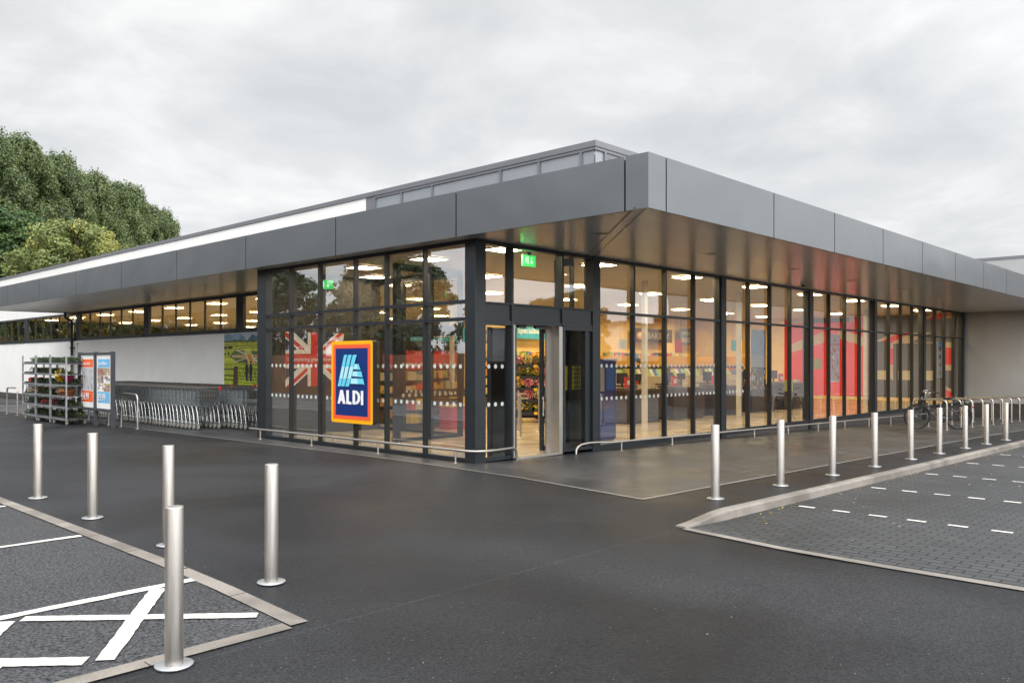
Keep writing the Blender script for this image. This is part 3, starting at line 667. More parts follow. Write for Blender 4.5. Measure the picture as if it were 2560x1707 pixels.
d = Decal((-.0575,.66,-.78), UY, UZ, 1.32, 1.56, .0006); wl = M('sign_letter_white', (.84,.84,.86), .35, 0, .02)
x0, z0, wd, ht = .218, .362, .835, .262
def lp(P, m_): d.p([(x0+a*wd, z0+b*ht) for a, b in P], m_)
lp([(0,0),(.09,0),(.215,1),(.105,1)], wl); lp([(.315,0),(.205,0),(.105,1),(.215,1)], wl); lp([(.07,.2),(.26,.2),(.24,.42),(.09,.42)], wl)
lp([(.345,.0),(.445,0),(.445,1),(.345,1)], wl); lp([(.40,0),(.545,-.03),(.545,.17),(.40,.2)], wl)
lp([(.585,0),(.685,0),(.685,1),(.585,1)], wl)
dp = []; di = []
for i in range(9):
    a = R(-90+180*i/8); dp.append((.70+.19*math.cos(a), .5+.5*math.sin(a))); di.append((.70+.085*math.cos(a), .5+.31*math.sin(a)))
for i in range(8): lp([di[i], dp[i], dp[i+1], di[i+1]], wl)
lp([(.66,0),(.70,0),(.70,.19),(.66,.19)], wl); lp([(.66,.81),(.70,.81),(.70,1),(.66,1)], wl)
lp([(.91,0),(1.0,-.02),(1.0,1),(.91,1)], wl)
d.build('lettering', S)

# ------------------------------------------------------------------ bollards
def make_bollard():
    t = empty('bollard')
    m = MB(); m.lathe([(.0505,.012),(.0505,.893),(.049,.897),(.046,.899),(0,.9)], n=32); m.build('post', steel, t)
    m = MB(); m.lathe([(.0,.001),(.105,.001),(.105,.009),(.103,.011),(.0,.0115)], n=36); m.build('base_plate', M('bollard_plate', (.55,.56,.58), .4, .9, .05), t)
    return t
bol = [(-6.07,1.36,'left','stainless steel bollard at the far left, first of four beside the flush kerb'),
 (-6.10,-.48,'left','stainless steel bollard second from the left in the line beside the flush kerb'),
 (-6.12,-2.35,'left','stainless steel bollard third from the left, half hidden behind the nearest one'),
 (-6.10,-4.07,'left','stainless steel bollard standing alone beside the tip of the kerb triangle'),
 (-7.32,-5.11,'left','tallest looking stainless steel bollard in the foreground beside the white hatching')]
nth = ['first','second','third','fourth','fifth','sixth','seventh','eighth','ninth']
for i, x in enumerate([-.42,1.31,3.03,4.74,6.50,8.12,9.85,11.45,13.15]):
    bol.append((x, -4.62-.014*i, 'right', 'stainless steel bollard, %s from the left in the row behind the raised kerb' % nth[i]))
b0 = make_bollard()
for i, (x, y, side, lab) in enumerate(bol):
    z = h_up(x, y)+.003
    o = b0 if i == 0 else dup(b0)
    o.location = (x, y, z); o.rotation_euler = (R(random.uniform(-.35,.35)),R(random.uniform(-.35,.35)),random.uniform(0,6)); tag(o, lab, 'bollard', 'bollards beside the car park' if side == 'left' else 'bollards along the kerb')

# ------------------------------------------------------------------ low guard rails
def rail(label, pts, posts, zr):
    t = empty('guard_rail', (posts[0][0], posts[0][1], h_up(*posts[0])), 0, label, 'guard rail'); o = Vector(t.location)
    m = MB(); m.tube([Vector(p)-o for p in pts], .021, 10); m.build('rail', steel, t)
    for x, y in posts:
        m = MB(); zb = h_up(x, y); zt = zr(x, y); m.tube([(x-o.x, y-o.y, zb-o.z), (x-o.x, y-o.y, zt-o.z-.03), (x-o.x+.0, y-o.y, zt-o.z)], .018, 8); m.lathe([(.0,.004),(.04,.004),(.04,.01),(0,.012)], x-o.x, y-o.y, 12); 
        ob = m.build('rail_post', steel, t)
    return t
ZR = .205
def arc(cx, cy_, r, a0, a1, z, n=6): return [(cx+r*math.cos(R(a0+(a1-a0)*i/n)), cy_+r*math.sin(R(a0+(a1-a0)*i/n)), z) for i in range(n+1)]
P = [(-.20,6.9,ZR),(-.19,4.5,ZR),(-.17,2.4,ZR),(-.16,.5,ZR)]+arc(.14,.12,.30,180,262,ZR,7)+[(.3,-.185,ZR),(.62,-.15,ZR),(.76,-.13,ZR),(.83,-.12,ZR-.03),(.875,-.11,ZR-.10),(.885,-.105,-.03)]
rail('low steel guard rail along the foot of the glazed lobby, bending round its corner', P, [(-.20,6.45),(-.185,4.5),(-.165,2.37),(-.155,.31)], lambda x, y: ZR)
zr2 = lambda x, y=0: .115+.0*x - .0132*max(0, x-3.7)
P = [(2.42,-.16,-.04),(2.43,-.16,.05),(2.47,-.17,.10),(2.55,-.18,.135),(2.75,-.20,.15),(3.0,-.21,.145),(3.2,-.24,.125),(3.5,-.25,.116)]+[(x,-.25-.02*(x-3.5),zr2(x)) for x in fr(4.5,27,1.5)]
rail('long low steel guard rail in front of the shopfront windows', P, [(x, -.25-.02*(x-3.5)) for x in (3.7,5.45,7.2,8.95,10.7,12.45,14.2,15.95,17.7,19.5,21.2,23,24.7,26.4)], zr2)

# ------------------------------------------------------------------ hoop stands
def hoop(loc, rz, w_, hgt, label, cat, group, name='hoop_stand', r=.024):
    t = empty(name, loc, rz, label, cat, group); c = .13
    P = [(0,-w_/2,0),(0,-w_/2,hgt-c)]+[(0,-w_/2+c-c*math.cos(R(a)),hgt-c+c*math.sin(R(a))) for a in (20,45,70,90)]+[(0,w_/2-c+c*math.sin(R(a)),hgt-c+c*math.cos(R(a))) for a in (0,20,45,70)]+[(0,w_/2,hgt-c),(0,w_/2,0)]
    m = MB(); m.tube(P, r, 10); m.build('hoop', steel, t)
    for s_ in (-1,1): m = MB(); m.lathe([(0,.004),(.06,.004),(.06,.010),(0,.011)], 0, s_*w_/2, 16); m.build('foot_plate', steel, t)
    return t
hoop((-.92,11.55,0), 0, 1.0, .85, 'steel hoop guarding the trolleys just right of the poster stand', 'hoop barrier', 'hoop barriers by the trolleys')
hoop((-.95,13.3,0), 0, 1.0, .85, 'steel hoop mostly hidden behind the poster stand', 'hoop barrier', 'hoop barriers by the trolleys')
hoop((-1.33,19.55,0), 0, 1.05, .85, 'steel hoop at the far left in front of the loose trolley', 'hoop barrier', 'hoop barriers by the trolleys')
hoop((-1.25,17.95,0), 0, 1.05, .85, 'steel hoop just left of the plant racks', 'hoop barrier', 'hoop barriers by the trolleys')
bx = [16.35,17.75,18.95,20.15,21.4,22.65,23.9,25.1,26.4]
for i, x in enumerate(bx):
    hoop((x,-2.08,h_up(x,-2.08)), R(-3), .92, .86, 'steel cycle stand hoop, %s from the left%s' % (nth[i], ', with the black bicycle leaning on it' if i == 0 else ' behind the bollards'), 'cycle stand', 'cycle stands outside the shopfront', 'cycle_stand')

# ------------------------------------------------------------------ bicycle
def bicycle(loc, rz, lean):
    t = empty('bicycle', loc, 0, 'black city bicycle parked against the first cycle stand', 'bicycle'); t.rotation_euler = (lean, 0, rz); t.scale = (1.05,1.05,1.05)
    Rw = .345; WB = 1.08; bk_ = M('bike_black', (.012,.012,.014), .25, 0, .05, coat=.5); tan = M('tyre_black', (.02,.02,.021), .75)
    silver = M('bike_silver', (.65,.65,.66), .25, 1.0, .05)
    def wheel(cx):
        w_ = MB(); w_.tube([(cx+.03*math.cos(0),-.04,Rw),(cx,.04,Rw)], .02, 8); o = w_.build('wheel', silver, t)
        q = MB(); q.tube([(cx+(Rw-.018)*math.cos(a), 0, Rw+(Rw-.018)*math.sin(a)) for a in np.linspace(0,2*PI,41)[:-1]], .027, 8, closed=True); q.build('tyre', tan, o)
        q = MB(); q.tube([(cx+(Rw-.046)*math.cos(a), 0, Rw+(Rw-.046)*math.sin(a)) for a in np.linspace(0,2*PI,41)[:-1]], .007, 6, closed=True)
        for i in range(28):
            a = 2*PI*i/28; s_ = .03*(-1)**i; b = a+(.5 if i % 4 < 2 else -.5)
            q.tube([(cx+.02*math.cos(b), s_, Rw+.02*math.sin(b)), (cx+(Rw-.05)*math.cos(a), 0, Rw+(Rw-.05)*math.sin(a))], .0013, 3, caps=False)
        q.build('rim', M('rim_dark', (.10,.10,.105), .35, .9), o)
        q = MB(); q.box(cx+.14,cx+.20,-.006,.006,Rw-.10,Rw-.07); q.build('reflector', cO, o)
        return o
    wheel(0); wheel(WB)
    m = MB(); ht_ = (.90,0,.80); hb = (.94,0,.62); bb = (.43,0,.29); st = (.30,0,.72)
    m.tube([hb,(.80,0,.50),(.62,0,.345),bb],.018,8); m.tube([ht_,(.76,0,.60),(.58,0,.45),(.36,0,.42)],.015,8)
    m.tube([bb,st],.016,8); m.tube([(.885,0,.84),(.955,0,.60)],.02,10)
    for s_ in (-1,1): m.tube([bb,(.2,s_*.05,.315),(0,s_*.06,Rw)],.009,6); m.tube([(.315,0,.66),(.15,s_*.05,.50),(0,s_*.06,Rw)],.008,6)
    m.build('frame', bk_, t)
    m = MB()
    for s_ in (-1,1): m.tube([(.955,s_*.03,.62),(.985,s_*.055,.50),(WB,s_*.055,Rw)],[.014,.013,.009],8)
    m.tube([(.955,-.035,.62),(.955,.035,.62)],.016,8); m.build('fork', bk_, t)
    m = MB(); m.tube([(.885,0,.84),(.86,0,1.0)],.012,8); m.tube([(.86,0,1.0),(.93,0,1.03)],.012,8)
    m.tube([(.62,-.30,1.04),(.72,-.28,1.05),(.86,-.20,1.06),(.93,-.06,1.03),(.93,.06,1.03),(.86,.20,1.06),(.72,.28,1.05),(.62,.30,1.04)],.011,8)
    hbz = m.build('handlebar', silver, t)
    for s_ in (-1,1): q = MB(); q.tube([(.60,s_*.305,1.04),(.73,s_*.28,1.05)],.017,8); q.build('grip', black, hbz)
    q = MB(); q.tube([(.80,-.22,1.05),(.88,-.25,1.01)],.006,6); q.tube([(.80,.22,1.05),(.88,.25,1.01)],.006,6); q.build('brake_lever', silver, hbz)
    m = MB(); m.lathe([(0,-.05),(.05,-.04),(.055,.02),(.03,.06),(0,.065)], 0, 0, 12); hl = m.build('headlight', bk_, t); hl.location = (.99,0,.86); hl.rotation_euler = (0,R(80),0)
    m = MB(); prof = [(-.14,.085),(-.10,.095),(-.03,.075),(.04,.04),(.10,.025),(.14,.015)]
    vs = []; 
    for x, hw in prof:
        for k in range(8): a = 2*PI*k/8; vs.append((.27+x, hw*math.cos(a), .86+.028*math.sin(a)+(.02 if x < -.08 else 0)))
    m.add(vs, [(i*8+k, i*8+(k+1)%8, (i+1)*8+(k+1)%8, (i+1)*8+k) for i in range(5) for k in range(8)]+[tuple(range(8))[::-1], tuple(range(40,48))], 0, True); m.tube([st,(.285,0,.84)],.012,8); m.build('saddle', black, t)
    for cx, a0, a1 in ((0,-8,168),(WB,35,172)):
        m = MB(); A = [R(a) for a in np.linspace(a0,a1,22)]; vs = []
        for a in A:
            for dy, dr in ((-.026,-.008),(-.015,0),(.015,0),(.026,-.008)): vs.append((cx+(Rw+.018+dr)*math.cos(a), dy, Rw+(Rw+.018+dr)*math.sin(a)))
        m.add(vs, [(i*4+k,i*4+k+1,i*4+k+5,i*4+k+4) for i in range(21) for k in range(3)], 0, True); m.build('mudguard', bk_, t)
    m = MB(); 
    for s_ in (-1,1): m.tube([(-.22,s_*.06,.74),(.16,s_*.05,.76),(.28,0,.72)],.006,6); m.tube([(-.12,s_*.06,.75),(0,s_*.065,Rw)],.005,6); m.tube([(-.2,s_*.06,.74),(0,s_*.065,Rw)],.005,6)
    for x in (-.22,-.12,-.02,.08): m.tube([(x,-.06,.745),(x,.06,.745)],.005,6)
    m.build('luggage_rack', bk_, t)
    m = MB(); m.lathe([(0,-.006),(.09,-.006),(.095,0),(.09,.006),(0,.006)],0,0,24); cr = m.build('chainring', bk_, t); cr.location = (.43,.045,.29); cr.rotation_euler = (R(90),0,0)
    m = MB(); m.tube([(.43,.06,.29),(.52,.06,.15)],.009,6); m.box(.48,.57,.065,.15,.14,.16); m.tube([(.43,-.06,.29),(.34,-.06,.43)],.009,6); m.box(.30,.39,-.15,-.065,.42,.44); m.build('pedals', black, t)
    m = MB(); m.box(-.02,.50,.05,.062,.27,.30); m.box(-.02,.46,.05,.062,.36,.385); m.tube([(.0,.055,.345),(.03,.055,.38)],.03,8); m.build('chain_guard', bk_, t)
    m = MB(); m.box(-.375,-.35,-.02,.02,.60,.65); m.build('rear_light', cR, t)
    m = MB(); m.tube([(.08,.08,.33),(.14,.13,.02)],.008,6); m.build('kickstand', bk_, t)
    return t
P1 = Vector((16.42,-1.75)); P2 = Vector((17.02,-2.66)); dd = (P1-P2).normalized()
bicycle((P2.x, P2.y, h_up(P2.x,P2.y)+.004), math.atan2(dd.y, dd.x), R(-4))

# ------------------------------------------------------------------ shopping trolleys
def make_trolley():
    t = empty('shopping_trolley')
    W0, W1, Lg = .27, .19, .84                      # rear half width, nose half width, length; handle at y = 0, nose at +y
    m = MB()
    for s_ in (-1,1):
        m.tube([(s_*W0,.04,.13),(s_*W0,.10,.40),(s_*W0,.16,.545),(s_*(W0-.02),.24,.57)],.0108,8)
        m.tube([(s_*W0,.04,.14),(s_*.16,.86,.17)],.010,6)
        m.tube([(s_*.17,.70,.16),(s_*.21,.30,.55)],.009,6)
    m.tube([(-.16,.86,.17),(.16,.86,.17)],.010,6)
    m.build('chassis', M('bright_zinc_tube', (.66,.67,.68), .34, 1.0, .05), t)
    m = MB(); r = .0028; rows = 6
    def side(s_, f, z): return Vector((s_*(W0-(W0-W1)*f), Lg*f+.02, z))
    zb = lambda f: .57+.05*f; zt = lambda f: .945-.05*f
    for s_ in (-1,1):
        for i in range(rows+1):
            k = i/rows; m.tube([side(s_,0,zb(0)+(zt(0)-zb(0))*k), side(s_,1,zb(1)+(zt(1)-zb(1))*k)], r if i not in (0,rows) else .006, 4, caps=False)
        for i in range(15): f = i/14; m.tube([side(s_,f,zb(f)), side(s_,f,zt(f))], r, 4, caps=False)
    for i in range(9):
        k = -1+2*i/8; m.tube([(k*W0,.02,zb(0)),(k*W1,Lg+.02,zb(1))], r, 4, caps=False); m.tube([(k*W1,Lg+.02,zb(1)),(k*W1,Lg+.02,zt(1))], r, 4, caps=False)
        m.tube([(k*W0,.03,zb(0)),(k*W0,.03,zt(0))], r, 4, caps=False)
    for i in range(7): f = i/6; m.tube([side(-1,f,zb(f)), side(1,f,zb(f))], r, 4, caps=False); 
    for z in (.68,.80): m.tube([(-W1,Lg+.02,z),(W1,Lg+.02,z)], r, 4, caps=False)
    for z in (.63,.72,.81,.90): m.tube([(-W0,.03,z),(W0,.03,z)], r, 4, caps=False)
    m.tube([side(-1,1,zt(1)),side(1,1,zt(1))], .006, 4)
    m.build('basket', M('basket_wire', (.34,.37,.385), .4, .9, .08), t)
    m = MB(); m.box(-.22,.22,.06,.085,.74,.93); m.box(-.21,.21,.045,.06,.78,.92); m.build('child_seat', M('dark_grey_plastic', (.09,.085,.08), .5), t)
    m = MB(); m.tube([(-W0-.01,-.05,1.0),(W0+.01,-.05,1.0)],.016,8); m.tube([(-W0,.02,.94),(-W0-.005,-.05,1.0)],.012,6); m.tube([(W0,.02,.94),(W0+.005,-.05,1.0)],.012,6); hd = m.build('handle', M('handle_plastic', (.10,.095,.09), .45), t)
    for sx in (-1,1):
        for (x, y) in ((sx*W0,.04),(sx*.16,.83)):
            q = MB(); q.tube([(x-.012,y+.02,.062),(x+.012,y+.02,.062)],.062,12); q.tube([(x-.018,y+.02,.062),(x+.018,y+.02,.062)],.02,8,1); q.box(x-.016,x+.016,y-.02,y+.03,.11,.135,1); q.build('wheel', [greyrub, galv], t)
    return t
tr0 = make_trolley()
lock = None
def lockbox(t):
    m = MB(); m.box(.20,.27,-.085,-.02,.965,1.035); m.build('coin_lock', cR, t)
used = [False]
ONES = ['','first','second','third','fourth','fifth','sixth','seventh','eighth','ninth','tenth','eleventh','twelfth','thirteenth','fourteenth','fifteenth','sixteenth','seventeenth','eighteenth','nineteenth']
def ordn(n):
    if n < 20: return ONES[n]
    t, o = divmod(n, 10); return (['','','twent','thirt','fort'][t]+'ieth') if o == 0 else ['','','twenty','thirty','forty'][t]+' '+ONES[o]
def trolley(x, y, rz, label, group, z=0.006, locked=False):
    o = tr0 if not used[0] else dup(tr0)
    used[0] = True
    o.location = (x, y, z); o.rotation_euler = (0,0,rz); tag(o, label, 'shopping trolley', group)
    return o
base_children = None
row_info = [(.23, 9.62, 42, 'nested in the front row nearest the car park'), (1.13, 8.95, 6, None), (.98, 10.4, 40, 'nested in the second row behind the front row'), (1.85, 10.8, 40, 'nested in the rear row along the white wall')]
ends = []
for ri, (x, y0, n_, lab) in enumerate(row_info):
    for k in range(n_):
        y = y0+.213*k
        jx = random.uniform(-.012,.012)
        if ri == 1: l = 'steel trolley %s from the end of the short run beside the lobby corner' % ordn(k+1); gp = 'trolleys in the short run'
        else: l = 'steel trolley '+lab.replace('nested in ','').replace(' nearest the car park','').replace(' behind the front row','')+', '+ordn(k+1)+' from its near end'; gp = 'trolleys '+lab
        if k == 0: l = ['last steel trolley of the front row, its whole basket showing', 'end trolley of the short run beside the lobby corner, basket showing', 'end trolley of the second row with a red handle end', 'end trolley of the rear row beside the mural'][ri]; 
        o = trolley(x+jx, y, random.uniform(-.008,.008), l, gp)
        if k == 0: ends.append(o)
for o in ends: lockbox(o)
for (x, y, rz, l) in ((-.55,19.9,R(160),'loose shopping trolley at the far left with a red and white child seat'), (-.35,19.3,R(165),'second loose trolley left of the plant racks, turned outward'), (-.25,18.7,R(168),'third loose trolley left of the plant racks, turned outward'), (-.15,18.1,R(168),'loose trolley partly behind the leftmost plant rack')):
    o = trolley(x, y, rz, l, 'loose trolleys by the plant racks')
    if y > 19.5:
        m = MB(); m.box(-.2,.2,-.02,.25,.98,1.0); m.box(-.2,.2,-.04,-.02,.98,1.16,1); m.box(-.2,-.18,-.02,.2,1.0,1.12); m.build('baby_seat', [cW, cR], o)

# ------------------------------------------------------------------ foliage helpers
leafG = [M('leaf_dark', (.022,.042,.013), .6, 0, .3, 2), M('leaf_mid', (.045,.075,.022), .6, 0, .3, 2), M('leaf_light', (.10,.15,.045), .6, 0, .3, 2)]
def tuft(mb, c, rx, ry, rz_, n, size, mis):
    rr = rng.normal(size=(n,3)); rr /= np.linalg.norm(rr,axis=1)[:,None]; rr *= rng.uniform(.35,1,size=(n,1))**.5
    P = np.array(c)+rr*np.array([rx,ry,rz_]); A = rng.normal(size=(n,3)); A /= np.linalg.norm(A,axis=1)[:,None]; Bv = np.cross(A, rng.normal(size=(n,3))); Bv /= np.linalg.norm(Bv,axis=1)[:,None]
    S_ = size*rng.uniform(.6,1.3,size=(n,1))
    V = np.stack([P-A*S_, P-Bv*S_*.45, P+A*S_, P+Bv*S_*.45],1).reshape(-1,3)
    o = len(mb.v); mb.v += [tuple(v) for v in V.tolist()]
    for i in range(n):
        mb.f.append([o+4*i,o+4*i+1,o+4*i+2,o+4*i+3]); mb.m.append(int(mis[rng.integers(len(mis))])); mb.smooth.append(False)
pinkF = M('petal_pink', (.75,.16,.30), .5); yelF = M('petal_yellow', (.9,.65,.06), .5); redF = M('petal_red', (.55,.03,.08), .5); whF = M('petal_white', (.8,.76,.66), .5); orF = M('petal_orange', (.85,.35,.06), .5)
FM = leafG+[pinkF, yelF, redF, whF, orF]
# ------------------------------------------------------------------ plant racks
def rack(loc, rz, label, L_=1.2, D_=.56, zs=(.15,.46,.75,1.04,1.33,1.62)):
    t = empty('plant_rack', loc, rz, label, 'plant rack', 'plant racks on wheels outside the shop')
    for sx in (-1,1):
        for sy in (-1,1):
            m = MB(); m.box(sx*D_/2-.017,sx*D_/2+.017,sy*L_/2-.017,sy*L_/2+.017,.10,1.83+random.uniform(-.05,.03)); m.build('post', galv, t)
            m = MB(); x, y = sx*(D_/2-.06), sy*(L_/2-.12); m.tube([(x-.018,y+.02,.06),(x+.018,y+.02,.06)],.06,14); m.box(x-.03,x+.03,y-.03,y+.03,.115,.135,1); m.build('wheel', [M('cream_wheel', (.45,.41,.34), .5), galv], t)
    for z in zs:
        m = MB(); m.box(-D_/2+.018,D_/2-.018,-L_/2+.018,L_/2-.018,z-.02,z-.012); m.box(-D_/2-.012,-D_/2+.018,-L_/2+.018,L_/2-.018,z-.035,z+.012); m.box(D_/2-.018,D_/2+.012,-L_/2+.018,L_/2-.018,z-.035,z+.012); m.build('shelf', galv, t)
    return t
def tray(loc, rz, label, kind, w_=.5, l_=.56):
    t = empty('plant_tray', loc, rz, label, 'plant tray', 'trays of plants on the racks')
    m = MB(); m.box(-w_/2,w_/2,-l_/2,l_/2,0,.012)
    for a in ((-w_/2,-w_/2+.012,-l_/2,l_/2),(w_/2-.012,w_/2,-l_/2,l_/2),(-w_/2+.0121,w_/2-.0121,-l_/2,-l_/2+.012),(-w_/2+.0121,w_/2-.0121,l_/2-.012,l_/2)): m.box(*a,.0121,.06)
    m.build('tray', black, t); m = MB()
    hi, mi = {'dark': (.10,[0,0,1]), 'red': (.10,[0,1,5,5]), 'heather': (.15,[0,1,2,1]), 'pink': (.12,[0,1,3,6]), 'mixed': (.12,[0,1,1,3,4])}[kind]
    for i in range(12):
        cx, cy_ = random.uniform(-w_/2+.07,w_/2-.07), random.uniform(-l_/2+.07,l_/2-.07); tuft(m, (cx,cy_,.05+hi*random.uniform(.4,.75)), .10,.10,hi*.7, 60, .022, mi)
    m.build('plants', FM, t); return t
rks = [(-1.42,14.25,'nearest plant rack with hanging yellow pot and terracotta bowl, behind the poster stand'), (-1.42,15.5,'middle plant rack between the other two'), (-1.38,16.75,'leftmost plant rack with trays of dark bedding plants')]
zsh = (.15,.46,.75,1.04,1.33,1.62)
kinds = [['heather','dark','none','dark','none','dark'], ['dark','red','dark','dark','dark','dark'], ['dark','dark','mixed','dark','dark','dark']]
pos_n = ['lowest','second lowest','third','fourth','second highest','top']
rk_n = ['nearest','middle','leftmost']
for i, (x, y, l) in enumerate(rks):
    rack((x,y,.003), 0, l)
    for j, z in enumerate(zsh):
        kd = kinds[i][j]
        if kd == 'none': continue
        for s_, sn in ((-.29,'right'),(.29,'left')):
            tray((x, y+s_, z-.011+.0005), 0, 'tray of %s, %s shelf of the %s rack, %s half' % ( {'dark':'dark green plants','red':'dark red and green plants','heather':'green heather','mixed':'flowering plants','pink':'pink plants'}[kd], pos_n[j], rk_n[i], sn), kd)
def pot(loc, mat, label, r, hgt, mi, hang=False, name='flower_pot'):
    t = empty(name, loc, 0, label, 'flower pot'); m = MB(); m.lathe([(0,0),(r*.62,0),(r*.95,hgt*.85),(r*1.04,hgt*.86),(r*1.04,hgt),(r*.93,hgt),(r*.85,hgt*.8),(0,hgt*.8)],n=20); m.build('pot', mat, t)
    m = MB(); tuft(m,(0,0,hgt+.05),r*1.0,r*1.0,.10,260,.025,mi); m.build('plant', FM, t)
    if hang:
        m = MB()
        for a in (0,120,240): m.tube([(r*math.cos(R(a)),r*math.sin(R(a)),hgt),(0,0,hgt+.36)],.003,4)
        m.tube([(0,0,hgt+.35),(.0,0,hgt+.42)],.004,4); m.build('hanger', cY, t)
    return t
pot((-1.60,14.35,1.13), M('yellow_pot', (.85,.52,.01), .35), 'yellow hanging pot of yellow flowers on the nearest rack', .16,.17,[0,1,4], True)
pot((-1.55,13.92,1.13), M('pink_pot', (.5,.03,.13), .35), 'deep pink hanging pot beside the yellow one', .14,.15,[0,0,1], True)
pot((-1.50,14.15,.742), M('terracotta', (.52,.16,.05), .6), 'round terracotta bowl planted with green and yellow foliage', .20,.16,[1,2,4])
pot((-1.48,14.60,.742), M('terracotta_pale', (.45,.24,.11), .6), 'pale terracotta bowl of pink flowers beside the larger bowl', .17,.12,[1,3,6])

# ------------------------------------------------------------------ poster stand
T = empty('poster_stand', (-1.26,12.83,0), 0, 'dark grey framed stand holding two tall posters, one orange and one blue', 'poster stand')
ps = M('stand_grey', (.055,.06,.066), .4, 0, .05)
for dy in (-1.12,.0,1.12): m = MB(); m.box(-.045,.045,dy-.045,dy+.045,0,1.92); m.build('post', ps, T, .004)
m = MB()
for a, b in ((-1.075,-.045),(.045,1.075)): m.box(-.04,.04,a,b,1.845,1.90); m.box(-.04,.04,a,b,.40,.47); m.box(-.012,.030,a,b,.4705,1.8445)
m.build('frame', ps, T)
ph = [F('p_a',(.30,.22,.18)), cGr, cW, F('p_b',(.45,.32,.2)), cDk, F('p_c',(.5,.12,.10)), F('p_d',(.15,.18,.28)), cSkin, cCr]
def poster(y_left, colr, price, txt, kind, lab):
    d = Decal((-.0135, y_left, .4705), UY, UZ, 1.03, 1.374)
    d.r(0,0,1.03,1.374,cDk); d.r(.06,.0,.97,1.374,cW); d.r(.09,.10,.94,1.28,cW)
    d.r(.12,.14,.92,.43,colr); d.r(.12,1.05,.92,1.26,colr)
    rr = random.Random(5 if kind else 9)
    if kind == 0:
        d.r(.12,.44,.92,1.04,F('poster_pale',(.5,.5,.52)))
        for i in range(26):
            x, z = rr.uniform(.14,.88), rr.uniform(.46,.95); w_, h_ = rr.uniform(.015,.05), rr.uniform(.05,.16); d.r(x,z,x+w_,min(1.03,z+h_),rr.choice(ph)); 
            if rr.random() < .5: d.circ(x+w_/2, min(1.0,z+h_+.01), w_*.4, .015, rr.choice(ph))
    else:
        for r_ in range(3):
            for c in range(2):
                x0_, z0_ = .12+.405*c, .44+.203*r_; d.r(x0_,z0_,x0_+.395,z0_+.193,rr.choice(ph[:4]))
                for i in range(10):
                    x, z = rr.uniform(x0_,x0_+.33), rr.uniform(z0_,z0_+.14); d.r(x,z,min(x0_+.395,x+rr.uniform(.03,.12)),min(z0_+.193,z+rr.uniform(.02,.09)),rr.choice(ph))
        d.r(.72,.60,.92,.64,F('lime',(.45,.5,.05)))
    o = d.build('poster', T); o['label'] = lab
    text(price, .26, (-.0135-.016, y_left-.16, .4705+.20), UY, UZ, cW, o, 'price', .001, .004, width=.5)
    text(txt, .13, (-.0135-.016, y_left-.16, .4705+1.11), UY, UZ, cW, o, 'lettering', .001, width=.6)
    return o
poster(1.075, cO, '£4.99', 'Great deals', 0, 'orange and white poster of small products')
poster(-.045, cLB, '£9.99', 'Specialbuys', 1, 'light blue poster with a grid of photographs')

# ------------------------------------------------------------------ countryside mural on the white wall
T = empty('wall_mural', (XW-.012,10.3,.965), 0, 'printed countryside panel of green fields and two walkers on the white wall', 'mural')
m = MB(); m.box(0,.011,-3.35,3.51,0,1.555); m.build('panel', cG2, T)
d = Decal((-.0005,3.51,0), UY, UZ, 6.86, 1.555, .00004)
Wm = 6.86; sx = 2.7/80.0; 
def mp_(px, py):
    k = (540+px/9.8-1280)/2061; dx = .7271+k*.6865; dy = .6865-k*.7271; y = -9.697+(XW+9.396)/dx*dy   # even spacing as seen on the real, receding panel
    return (13.81-y, 1.555-(py-300-(px-205)*-.035)/1268*1.555)
d.r(0,1.3,Wm,1.555,cSky)
d.p([mp_(205,480),mp_(205,350),mp_(330,320),mp_(420,345),mp_(520,310),mp_(640,320),mp_(740,420),mp_(770,480)], cMt2); d.p([mp_(760,480),mp_(900,325),mp_(1000,360),mp_(1120,300),mp_(1400,480)], cMt)
d.p([mp_(1300,480),mp_(1700,330),mp_(2200,480)], cMt2)
d.r(0,0,Wm,1.33,cG1)
rr = random.Random(3)
for i, (z, c) in enumerate(((1.33,cG3),(1.28,cG2),(1.2,cG1),(1.12,cG2),(1.03,cG1),(.8,cG2))): d.p([(0,z),(0,z-.09),(Wm,z-.12),(Wm,z-.02)], c)
for z in (1.315,1.235,1.17,1.09,.62,.50): 
    for k in range(14): d.line((k*.5, z+.02*math.sin(k*1.3+z*9)), (k*.5+.51, z+.02*math.sin((k+1)*1.3+z*9)), .014, cHedge)
for px, py, a, b in ((480,465,.06,.02),(360,640,.16,.045),(240,650,.1,.035),(920,480,.08,.03),(240,810,.06,.03),(320,800,.05,.05)): d.circ(*mp_(px,py),a,b,cHedge)
# painted flag lying over the fields
def q4(pts, c): d.p([mp_(*p) for p in pts], c)
q4([(350,870),(470,700),(1280,740),(1380,1000),(560,1010)], cG3); 
q4([(400,830),(780,810),(1380,810),(1380,900),(420,880)], cCr); q4([(390,850),(790,820),(1380,835),(1380,868),(400,868)], cOr2)
q4([(440,990),(780,880),(830,890),(520,1010)], cCr); q4([(500,995),(780,895),(800,905),(560,1000)], cBr); q4([(450,700),(560,705),(800,800),(740,815)], cCr)
q4([(900,890),(960,885),(1150,1010),(1040,1010)], cCr)
q4([(700,700),(760,700),(850,1010),(800,1010)], cCr); q4([(860,700),(830,705),(940,1010),(980,1010)], cCr); q4([(735,700),(835,700),(945,1005),(840,1008)], cOr2); q4([(740,700),(830,700),(850,800),(770,800)], cG2)
